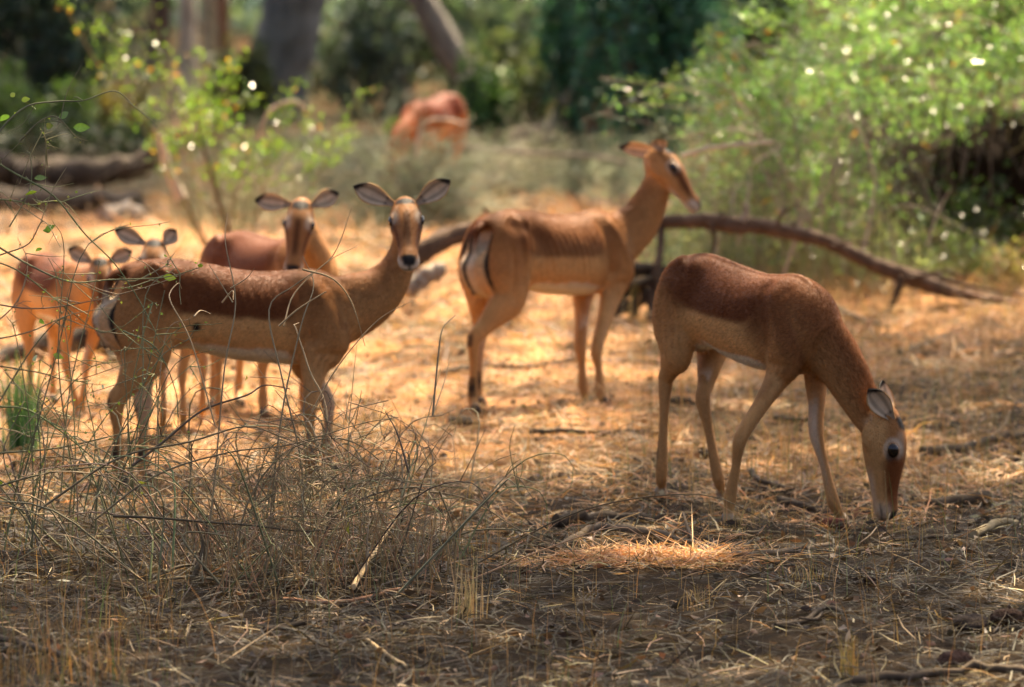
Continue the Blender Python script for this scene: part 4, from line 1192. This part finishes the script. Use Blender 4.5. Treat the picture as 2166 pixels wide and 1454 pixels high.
SPOT = gpt(1375, 1196)            # centre of the sun fleck, its light painted in with brighter yellow straw
STRAW = np.array((.52, .31, .14)); STRAW_G = np.array((.30, .235, .135)); STRAW_D = np.array((.13, .09, .05))
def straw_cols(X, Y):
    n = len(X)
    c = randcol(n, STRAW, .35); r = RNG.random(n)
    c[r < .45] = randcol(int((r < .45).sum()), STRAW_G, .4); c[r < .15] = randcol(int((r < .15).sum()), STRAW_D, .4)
    shade_straw = randcol(n, (.095, .072, .036), .65); r2 = RNG.random(n)  # straw painted darker to deepen the foreground shade
    shade_straw[r2 < .40] = randcol(int((r2 < .40).sum()), (.040, .033, .019), .5); shade_straw[r2 > .91] = randcol(int((r2 > .91).sum()), (.46, .34, .18), .35)
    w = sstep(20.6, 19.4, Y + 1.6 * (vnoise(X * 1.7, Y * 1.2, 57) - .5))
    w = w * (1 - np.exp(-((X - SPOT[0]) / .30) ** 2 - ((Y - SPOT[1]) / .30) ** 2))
    return np.where((RNG.random(n) < w)[:, None], shade_straw, c)

mb = MB()
X, Y = scatter(95000, 15.2, 25.5, lambda x, y: .25 + .9 * vnoise(x * 1.6, y * 1.3, 51) * vnoise(x * 5, y * 4, 52))
n = len(X); P = np.stack([X, Y, ground_z(X, Y) + .002 + RNG.random(n) * .012], 1)
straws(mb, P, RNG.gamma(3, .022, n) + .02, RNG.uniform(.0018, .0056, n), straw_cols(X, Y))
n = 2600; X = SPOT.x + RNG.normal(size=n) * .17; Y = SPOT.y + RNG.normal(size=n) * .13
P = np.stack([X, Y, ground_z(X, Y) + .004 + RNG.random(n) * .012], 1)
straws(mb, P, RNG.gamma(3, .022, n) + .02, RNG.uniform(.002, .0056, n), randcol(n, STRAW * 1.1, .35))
X, Y = scatter(26000, 25.5, 42, lambda x, y: .3 + .8 * vnoise(x * 1.2, y * .9, 53))
n = len(X); P = np.stack([X, Y, ground_z(X, Y) + .004 + RNG.random(n) * .02], 1)
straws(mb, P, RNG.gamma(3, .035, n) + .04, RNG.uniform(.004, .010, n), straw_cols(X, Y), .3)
o = mb.build("straw_litter", M_STRAW); tag(o, "loose dry straw strewn over the woodland floor", "straw", kind="stuff")

mb = MB()
X, Y = scatter(7000, 15.3, 30, lambda x, y: .2 + .8 * vnoise(x * 2, y * 2, 54))
n = len(X); C = np.stack([X, Y, ground_z(X, Y) + .012 + RNG.random(n) * .01], 1)
D = RNG.normal(size=(n, 3)); D[:, 2] *= .25
c = randcol(n, (.16, .10, .055), .5); r = RNG.random(n); c[r < .06] = randcol(int((r < .06).sum()), (.45, .38, .28), .2); c[r > .62] = randcol(int((r > .62).sum()), (.05, .036, .024), .3)
leaf_cards(mb, C, D, RNG.uniform(.02, .055, n), RNG.uniform(.012, .028, n), c)
o = mb.build("leaf_litter", M_STRAW); tag(o, "fallen dry brown leaves and chips among the straw", "leaves", kind="stuff")

mb = MB()
def gdens(x, y):
    px, py = pix(x, y, 0 * x)
    d = .10 + .0 * px
    d = np.where((px > 1280) & (py > 600) & (py < 1050), .55, d)
    d = np.where((px < 1150) & (py > 900) & (py < 1300), .25, d)
    d = np.where((px < 380) & (py > 1250), .45, d)
    d = np.where((px < 1330) & (py > 560) & (py < 900), .17, d)
    return d * (.2 + 1.3 * vnoise(x * 2.2, y * 1.8, 55))
X, Y = scatter(30000, 15.2, 30, gdens)
n = len(X); P = np.stack([X, Y, ground_z(X, Y)], 1)
c = randcol(n, (.34, .225, .095), .4); g = RNG.random(n) < .22; c[g] = randcol(int(g.sum()), (.13, .17, .065), .3)
blades(mb, P, RNG.gamma(4, .028, n) + .03, RNG.uniform(.0018, .004, n), c, .4)
o = mb.build("dry_grass", M_STRAW); tag(o, "thin standing dry grass stalks around the clearing", "grass", kind="stuff")

mb = MB()
X, Y = scatter(15000, 33, 62, lambda x, y: .08 + .8 * vnoise(x * .8, y * .5, 56) ** 1.5 * 1.5, .6)
ppx, ppy = pix(X, Y, 0 * X)
kk = ~((ppx > 840) & (ppx < 1420) & (Y < 44)) & ~((ppx < 360) & (Y < 37.5))
X, Y = X[kk], Y[kk]
n = len(X); P = np.stack([X, Y, ground_z(X, Y)], 1)
c = randcol(n, (.14, .19, .12), .4); g = RNG.random(n) < .2; c[g] = randcol(int(g.sum()), (.34, .29, .18), .3)
blades(mb, P, (RNG.gamma(4, .04, n) + .05) * (1 + .8 * (Y > 46)), RNG.uniform(.008, .018, n), c, .4)
o = mb.build("far_grass", M_STRAW); tag(o, "yellow-green grass standing beyond the clearing", "grass", kind="stuff")

def tuft(label, px, py, n, hgt, col, spread=.035, width=.004, lean=.25, name="grass_tuft", group="single tufts of grass"):
    b = gpt(px, py)
    root = thing(name, b, label, "grass", group)
    P = np.array(b)[None] + RNG.normal(size=(n, 3)) * np.array([spread, spread, 0]); P[:, 2] = b.z - .005
    m2 = MB(); blades(m2, P, RNG.uniform(.5, 1.0, n) * hgt, width, randcol(n, col, .3), lean, seg=4)
    tag(m2.build("blades", M_STRAW, root), kind="stuff")
tuft("spiky green reed tuft at the left edge beside the twigs", 45, 950, 120, .42, (.13, .27, .10), .035, .010, .22)
tuft("pale upright straw tuft right of the twiggy bush", 990, 1310, 46, .22, (.48, .38, .20), .02, .004, .2)
tuft("yellow straw tuft low at the bottom right", 1800, 1415, 40, .17, (.50, .36, .12), .022, .004, .35)
tuft("straw tuft at the forefoot of the grazing impala", 1565, 1115, 44, .16, (.46, .34, .15), .05, .004, .6)
tuft("straw tuft beside the bright sun fleck", 1480, 1290, 26, .13, (.44, .34, .15), .025, .0035, .35)
tuft("sparse dry tuft under the grazing impala's neck", 1650, 960, 26, .16, (.50, .33, .14), .03, .004, .3)
tuft("leaning dry tuft at the bottom left corner", 150, 1440, 60, .22, (.46, .29, .11), .09, .004, .5)
tuft("short yellowish tuft on the shaded litter in front of the muzzle", 1700, 1240, 30, .10, (.42, .30, .11), .05, .0035, .5)

# ---- foreground twiggy bush
def twiggy_bush():
    b = gpt(620, 1230)
    root = thing("twiggy_bush", b, "tangled leafless twiggy bush in the foreground before the side-on impala", "bush")
    Y0 = b.y
    mb = MB()
    def tw(pts, Y, r0=.004, r1=.0012, col=TWIG_GREY, n=5): tube(mb, poly(pts, Y, jit=.006), r0, r1, n=n, col=col, cap=False)
    main = [([(430, 1240), (455, 1000), (480, 780), (492, 640), (480, 520), (478, 455)], .005, TWIG_GREY), ([(492, 640), (460, 590), (440, 560)], .003, TWIG_GREY), ([(488, 610), (520, 585), (540, 570)], .003, TWIG_GREY),
            ([(640, 1230), (640, 1000), (600, 800), (570, 660), (620, 600), (700, 540), (745, 430)], .005, TWIG_GREY), ([(560, 1230), (590, 900), (640, 700), (655, 600), (640, 540)], .005, TWIG_GREY),
            ([(600, 690), (620, 620), (690, 560), (760, 520)], .004, TWIG_TAN), ([(660, 1200), (700, 900), (650, 780), (628, 700), (621, 690), (632, 686)], .005, TWIG_TAN * 1.25),
            ([(640, 570), (700, 590), (735, 625), (755, 680), (770, 730)], .005, TWIG_TAN), ([(590, 690), (635, 650), (680, 622), (690, 620)], .005, TWIG_TAN),
            ([(455, 900), (405, 720), (362, 640), (363, 612), (376, 604), (392, 612)], .004, TWIG_TAN), ([(410, 670), (430, 660), (452, 662)], .004, TWIG_TAN * 1.2), ([(470, 640), (490, 620), (498, 632)], .004, TWIG_TAN * 1.3),
            ([(660, 870), (720, 780), (800, 680), (870, 640)], .004, TWIG_TAN), ([(280, 985), (350, 930), (430, 870), (520, 830), (560, 815), (612, 815)], .007, TWIG_DARK * 2), ([(80, 1080), (250, 980), (400, 930), (520, 900), (600, 930), (700, 960)], .006, TWIG_GREY * .7),
            ([(200, 1100), (330, 1000), (480, 960), (620, 940), (760, 900), (850, 880)], .005, TWIG_GREY * .8), ([(240, 1092), (330, 1092), (430, 1100), (540, 1112), (640, 1118), (720, 1120)], .007, TWIG_DARK),
            ([(500, 1230), (520, 1080), (600, 960), (720, 930), (820, 990), (880, 1100), (960, 1180)], .005, TWIG_GREY * .9), ([(740, 1230), (790, 1110), (830, 1060), (900, 1040), (1000, 1058), (1080, 1110), (1165, 1152)], .007, TWIG_TAN * .8),
            ([(930, 1040), (965, 1120), (968, 1180), (955, 1250)], .005, TWIG_GREY), ([(780, 1110), (830, 1130), (860, 1190)], .005, TWIG_TAN), ([(850, 1050), (870, 980), (900, 900), (930, 780)], .004, TWIG_GREEN), ([(865, 1000), (840, 920), (815, 870)], .006, TWIG_DARK * 2),
            ([(880, 1000), (920, 950), (960, 900)], .003, TWIG_GREY), ([(915, 880), (918, 760), (935, 700), (965, 660)], .005, TWIG_GREY * .8), ([(915, 880), (940, 800), (950, 740)], .003, TWIG_GREY), ([(760, 1100), (740, 960), (745, 830), (750, 720)], .003, TWIG_GREEN),
            ([(410, 1220), (425, 1160), (418, 1110)], .016, TWIG_DARK * 1.6), ([(300, 1240), (380, 1205), (440, 1190)], .012, TWIG_DARK * 1.4), ([(300, 1235), (400, 1225), (520, 1240), (620, 1250)], .009, TWIG_GREY), ([(440, 1215), (420, 1180), (410, 1195)], .014, TWIG_DARK * 2)]
    for pts, r, col in main: tw(pts, (Y0, Y0 + RNG.uniform(-.35, .35)), r * .72, r * .25, np.maximum(col, np.array((.11, .085, .05))))
    m3 = mb
    root_main = m3.build("branches", M_TWIG, root); tag(root_main, kind="stuff")
    mb = MB()
    # arching shoots
    for _ in range(140):
        sx = RNG.normal(560, 260); sy = RNG.uniform(1090, 1265)
        q = np.array(gpt(sx, sy))
        a = RNG.uniform(-1, 1) + (sx - 620) / 420; L = RNG.uniform(.22, .62); hgt = RNG.uniform(.10, .46)
        e = q + np.array([a * L * .8, RNG.normal() * .2, hgt]); mid = (q + e) / 2 + [RNG.normal() * .05, 0, hgt * .35]
        e2 = e + (e - mid) * .5 - [0, 0, RNG.uniform(.02, .16)]
        p = catmull(np.array([q, mid, e, e2]) + RNG.normal(size=(4, 3)) * .012, 4)
        c = [TWIG_GREY, TWIG_GREEN, TWIG_TAN, TWIG_DARK * 1.5][RNG.choice(4, p=[.45, .2, .22, .13])]
        tube(mb, p, RNG.uniform(.0018, .0045), .001, n=4, col=randcol(1, c, .25)[0], cap=False)
        for _k in range(RNG.integers(1, 4)):
            j = RNG.integers(4, len(p) - 1); q0 = p[j]
            q2 = q0 + RNG.normal(size=3) * np.array([.09, .05, .07]) + [0, 0, .03]
            tube(mb, catmull(np.array([q0, (q0 + q2) / 2 + RNG.normal(size=3) * .012, q2]), 3), .0018, .0008, n=3, col=randcol(1, c, .25)[0], cap=False)
    # the dense fine knot in the middle
    for _ in range(270):
        q = np.array(at(RNG.normal(665, 130), RNG.normal(1040, 80), Y0 + RNG.normal() * .14)); q[2] = max(q[2], .03)
        d = RNG.normal(size=3) * np.array([.11, .06, .07]); k2 = RNG.normal(size=3) * .05
        p = catmull(np.array([q - d, q - d * .3 + k2, q + d * .5 + k2 * .5, q + d]), 3)
        tube(mb, p, RNG.uniform(.0012, .0024), .0008, n=3, col=randcol(1, (.25, .20, .115), .4)[0], cap=False)
    # thin stems below, close to the ground
    for _ in range(150):
        q = np.array(gpt(RNG.uniform(420, 980), RNG.uniform(1170, 1270)))
        e = q + np.array([RNG.normal() * .05, RNG.normal() * .04, RNG.uniform(.10, .30)])
        tube(mb, catmull(np.array([q, (q + e) / 2 + RNG.normal(size=3) * .02, e]), 3), .0022, .0012, n=3, col=randcol(1, (.40, .25, .12), .35)[0], cap=False)
    tag(mb.build("fine_twigs", M_TWIG, root), kind="stuff")
    lf = MB(); leaf_cards(lf, np.array([[0, 0, 0]]), np.array([[1., 0, .2]]), .045, .024, np.array([[.30, .30, .06]]))
    me = lf.mesh("leaf", False)
    for px, py, s_ in ((738, 1118, 1.0), (822, 1165, .5), (520, 800, .5), (300, 1020, .6), (272, 1115, .7)):
        o = link("leaf", me, M_LEAF); o.location = at(px, py, Y0 - .15); o.rotation_euler = (RNG.uniform(0, 3), RNG.uniform(0, 3), RNG.uniform(0, 6)); o.scale = (s_,) * 3
        o.parent = root; o.matrix_parent_inverse = Matrix.Translation(-b)
twiggy_bush()

# ---- green thorny shoots coming in from the left
def thorny_shoots():
    b = gpt(-40, 1190)
    root = thing("thorn_bush", b, "thin green thorny shoots with small leaves reaching in from the left edge", "bush")
    Y0 = b.y + .15
    mb = MB()
    runs = [([(-60, 1180), (-60, 600), (-20, 330), (40, 232), (120, 216), (180, 212), (245, 190), (285, 222), (330, 260)], .004), ([(40, 300), (85, 262), (120, 252), (160, 290), (185, 300)], .003), ([(-30, 330), (30, 360), (110, 415), (180, 490), (245, 562), (300, 640), (340, 720)], .004),
            ([(-30, 420), (30, 425), (75, 435), (110, 415)], .003), ([(-40, 500), (60, 560), (150, 600), (230, 595), (350, 590), (420, 565)], .004), ([(300, 590), (345, 570), (365, 555)], .0025), ([(-30, 640), (70, 650), (170, 640), (300, 612), (390, 580)], .003),
            ([(-40, 545), (40, 570), (130, 640), (210, 700), (260, 690)], .003), ([(-20, 720), (60, 700), (150, 665), (230, 650)], .003), ([(0, 540), (60, 520), (95, 470), (130, 520)], .003), ([(-30, 900), (60, 760), (110, 690), (150, 660)], .003), ([(-30, 770), (90, 790), (160, 800), (280, 770)], .003),
            ([(-20, 860), (60, 870), (160, 940), (240, 1010), (300, 1060)], .004), ([(60, 1190), (85, 1000), (75, 840), (130, 740)], .003), ([(140, 1190), (160, 1000), (240, 860), (340, 790)], .003), ([(200, 1190), (215, 980), (290, 850), (350, 620)], .004), ([(100, 350), (95, 300), (90, 270)], .0025),
            ([(20, 480), (60, 400), (70, 330), (62, 320)], .0025), ([(-20, 960), (120, 950), (260, 920), (360, 900)], .004), ([(-40, 1040), (100, 1000), (240, 985), (420, 1010)], .004), ([(260, 1230), (275, 1120), (270, 1060), (268, 1000)], .003), ([(-30, 700), (40, 640), (60, 560), (40, 500)], .003),
            ([(150, 1200), (165, 1080), (140, 940), (100, 840), (60, 800)], .003), ([(330, 1100), (300, 960), (330, 850), (420, 760)], .003), ([(260, 700), (330, 740), (370, 830), (380, 900)], .003)]
    for _ in range(26):                                          # more fine shoots, arching up and to the right
        sx = RNG.uniform(-60, 330); sy = RNG.uniform(1000, 1220); hx_ = RNG.uniform(-60, 260); hy_ = RNG.uniform(250, 620)
        runs.append(([(sx, sy), (sx + hx_ * .25 + RNG.normal(0, 20), sy - hy_ * .45), (sx + hx_ * .6, sy - hy_ * .85), (sx + hx_ + RNG.normal(0, 25), sy - hy_ * RNG.uniform(.85, 1.0))], .0028))
    paths = []
    for pts, r in runs:
        p = poly(pts, (Y0, Y0 + RNG.uniform(-.25, .25)), jit=.004); paths.append(p)
        c = randcol(1, TWIG_GREEN if RNG.random() < .6 else TWIG_GREY, .25)[0]
        tube(mb, p, r, r * .35, n=5, col=c, cap=False)
        for _ in range(7):                                   # thorns and short spurs
            j = RNG.integers(2, len(p) - 1); d = RNG.normal(size=3) * .022
            tube(mb, np.array([p[j], p[j] + d]), .0013, .0005, n=3, col=c, cap=False)
        for _ in range(3):
            j = RNG.integers(3, len(p) - 1); q0 = p[j]; q2 = q0 + RNG.normal(size=3) * np.array([.10, .03, .08])
            pp = catmull(np.array([q0, (q0 + q2) / 2 + RNG.normal(size=3) * .01, q2]), 3); paths.append(pp)
            tube(mb, pp, .0018, .0008, n=4, col=c, cap=False)
    tag(mb.build("shoots", M_TWIG, root), kind="stuff")
    # an oval leaf with a fold, shared by all copies
    lf = MB(); V = []; nn = 7
    for i in range(nn):
        t = i / (nn - 1); w = .5 * math.sin(math.pi * t ** .8) * .52
        V += [(t, -w, .10 * w * 2), (t, 0, -.02 + .05 * math.sin(t * 3)), (t, w, .10 * w * 2)]
    f = []
    for i in range(nn - 1):
        a = i * 3; f += [(a, a + 1, a + 4, a + 3), (a + 1, a + 2, a + 5, a + 4)]
    lf.add(np.array(V), np.array(f), (.10, .19, .05)); me1 = lf.mesh("leaf")
    lf = MB(); lf.add(np.array(V), np.array(f), (.20, .28, .04)); me2 = lf.mesh("leaf")
    spots = [(18, 243, .034, 0), (125, 250, .030, 0), (155, 270, .038, 0), (97, 268, .030, 0), (75, 232, .040, 1), (45, 212, .025, 1), (22, 205, .022, 1), (72, 378, .030, 0), (78, 405, .028, 1), (60, 560, .024, 0), (95, 487, .026, 0), (108, 487, .024, 0), (345, 585, .030, 1), (75, 752, .030, 1), (112, 750, .026, 1), (92, 680, .026, 0), (88, 525, .022, 0), (8, 1020, .030, 1), (20, 990, .026, 1), (215, 820, .018, 0), (430, 562, .018, 1), (140, 590, .018, 0)]
    for px, py, L, kk in spots:
        o = link("leaf", me2 if kk else me1, M_LEAF)
        o.location = at(px, py, Y0 + RNG.uniform(-.05, .05)); o.rotation_euler = (RNG.uniform(.4, 1.6), RNG.uniform(-.5, .5), RNG.uniform(0, 6.28)); o.scale = (L * 1.5,) * 3
        o.parent = root; o.matrix_parent_inverse = Matrix.Translation(-b)
    P = np.vstack(paths); sel = P[RNG.permutation(len(P))[:420]]
    mb = MB(); leaf_cards(mb, sel + RNG.normal(size=sel.shape) * .008, RNG.normal(size=sel.shape), RNG.uniform(.008, .018, len(sel)), RNG.uniform(.005, .010, len(sel)), randcol(len(sel), (.20, .26, .08), .4))
    tag(mb.build("leaflets", M_LEAF, root), kind="stuff")
thorny_shoots()

# ---- sticks, clods and dung on the floor
def stick(label, pts, r0, r1, col, lift=.0, fork=None):
    P = np.array([np.array(gpt(px, py)) for px, py in pts])
    r0 *= 1.5; r1 *= 1.5
    P[:, 2] += r0 * .8 + lift + .012
    P = catmull(P, 5)
    b = Vector(P.mean(0)); b.z = gz(b.x, b.y)
    root = thing("fallen_stick", b, label, "stick", "sticks lying on the litter")
    mb = MB()
    P[1:-1] += RNG.normal(size=(len(P) - 2, 3)) * r0 * .25
    tube(mb, P, r0, r1, n=7, col=col, wob=.14); mb.build("stem", M_BARK, root)
    if fork:
        Q = np.array([np.array(gpt(px, py)) for px, py in fork]); Q[:, 2] += np.linspace(r0, .05, len(Q))
        m2 = MB(); tube(m2, catmull(Q, 4), r0 * .55, r1 * .5, n=5, col=col, wob=.1); m2.build("side_twig", M_BARK, root)
SD = TWIG_DARK * 1.3
stick("crooked forked stick lying beyond the bright sun fleck", [(1175, 1165), (1260, 1125), (1360, 1138), (1465, 1152), (1500, 1185), (1560, 1196), (1640, 1188), (1755, 1166)], .009, .007, TWIG_DARK * 2.2, .0, [(1472, 1156), (1455, 1135), (1445, 1120)])
stick("dark short rotten stick left of the grazing impala's forefoot", [(1175, 1112), (1240, 1106), (1310, 1100), (1400, 1116)], .016, .009, SD)
stick("dark bent stick under the grazing impala", [(1588, 1012), (1610, 1035), (1680, 1045)], .009, .004, SD)
stick("dark stick between the grazing impala's forefeet", [(1650, 1062), (1700, 1075), (1735, 1080)], .010, .006, SD)
stick("long dark stick at the right edge beyond the grazing head", [(1950, 958), (2040, 946), (2110, 932), (2190, 920)], .014, .006, SD)
stick("dark thick stick with a knob right of the muzzle", [(1965, 1062), (2030, 1055), (2085, 1050)], .010, .018, SD)
stick("thin dark twig across the sunny ground behind the thin impala's hind foot", [(935, 806), (1010, 792), (1110, 790), (1235, 774)], .008, .006, TWIG_DARK * 2)
stick("dark straight twig left of the grazing impala's hind feet", [(1120, 925), (1230, 930), (1330, 926), (1400, 926)], .007, .005, SD)
stick("pale bare stick leaning on the twiggy bush's right foot", [(748, 1268), (790, 1205), (832, 1128)], .006, .004, TWIG_TAN * 1.4, .03)
stick("reddish straw-coloured stick lying before the twiggy bush", [(600, 1278), (700, 1282), (770, 1268), (850, 1255)], .005, .003, np.array((.42, .22, .12)))
stick("dark stick along the bottom right edge", [(1800, 1446), (1930, 1442), (2060, 1438), (2180, 1443)], .010, .008, SD)
stick("greyish stick at the right edge below the muzzle", [(2060, 1145), (2110, 1120), (2150, 1112)], .010, .008, TWIG_GREY)
stick("tangled dark twig on the shaded litter, lower right", [(1640, 1340), (1700, 1335), (1745, 1310), (1790, 1318)], .007, .005, SD, .0, [(1740, 1312), (1725, 1340), (1690, 1350)])
stick("dark twig half buried in the middle of the shaded litter", [(560, 1345), (640, 1335), (735, 1318)], .007, .004, SD)
stick("thin yellow stem lying bottom centre", [(775, 1366), (820, 1392), (860, 1420)], .004, .003, TWIG_TAN * 1.2)
stick("dark twig sloping across the bottom left corner", [(0, 1375), (80, 1395), (150, 1415), (210, 1445)], .007, .005, TWIG_DARK * 1.8)
stick("thin twig on the shaded ground right of centre", [(1890, 1150), (1960, 1140), (2000, 1135)], .006, .004, SD)
stick("dark twig behind the grazing impala's back", [(1760, 655), (1800, 672), (1860, 690)], .010, .006, SD)
stick("long thin twig on the lit ground right of the grazing neck", [(1900, 760), (1960, 735), (2040, 700)], .008, .005, TWIG_DARK * 2)
stick("short black stick under the grazing impala's belly", [(1640, 900), (1700, 905), (1740, 895)], .008, .005, SD)

def clod(label, px, py, r, col, flat=.6):
    b = gpt(px, py); r *= 1.35
    root_ = bmesh.new(); bmesh.ops.create_icosphere(root_, subdivisions=3, radius=1)
    V = np.array([v.co[:] for v in root_.verts]); Fc = np.array([[v.index for v in f.verts] for f in root_.faces]); root_.free()
    sd = RNG.uniform(0, 99)
    k = 1 + .45 * (vnoise(V[:, 0] * 2.4 + sd, V[:, 1] * 2.4 + V[:, 2] * 1.7, 61) - .5) + .22 * (vnoise(V[:, 0] * 7 + sd, V[:, 1] * 7 + V[:, 2] * 5, 62) - .5)
    V = V * k[:, None] * np.array([1.25, 1.0, flat]) * r
    V[:, 2] += r * flat * .55
    mb = MB(); mb.add(V, Fc, randcol(1, col, .1)[0])
    o = mb.build("earth_clod", M_CLOD); o.location = b; o.rotation_euler[2] = RNG.uniform(0, 6)
    tag(o, label, "clod", "dark clods on the litter")
DK = (.05, .033, .024)
clod("reddish brown clod at the left forefoot of the grazing impala", 1762, 1112, .032, (.10, .04, .025))
clod("dark clod behind the grazing impala's hind leg", 1437, 866, .036, DK)
clod("small dark clod between the grazing impala's hind feet", 1490, 972, .022, DK)
clod("small black clod on lit straw at the far right", 2076, 806, .026, DK)
clod("largest dark clod low at the right", 2055, 1340, .040, DK)
clod("dark clod at the right edge beside the largest one", 2128, 1325, .034, DK)
clod("dark clod at the bottom right above the edge stick", 2020, 1408, .036, DK)
clod("brown clod in the shade under the muzzle's right", 1845, 1255, .020, DK)
clod("small dark clod left of the pale straw tuft", 905, 1262, .020, DK)
clod("dark clod on the shaded litter at the bottom left", 232, 1370, .034, DK)
clod("black clod on the pale ground below the thin impala", 975, 905, .034, DK)
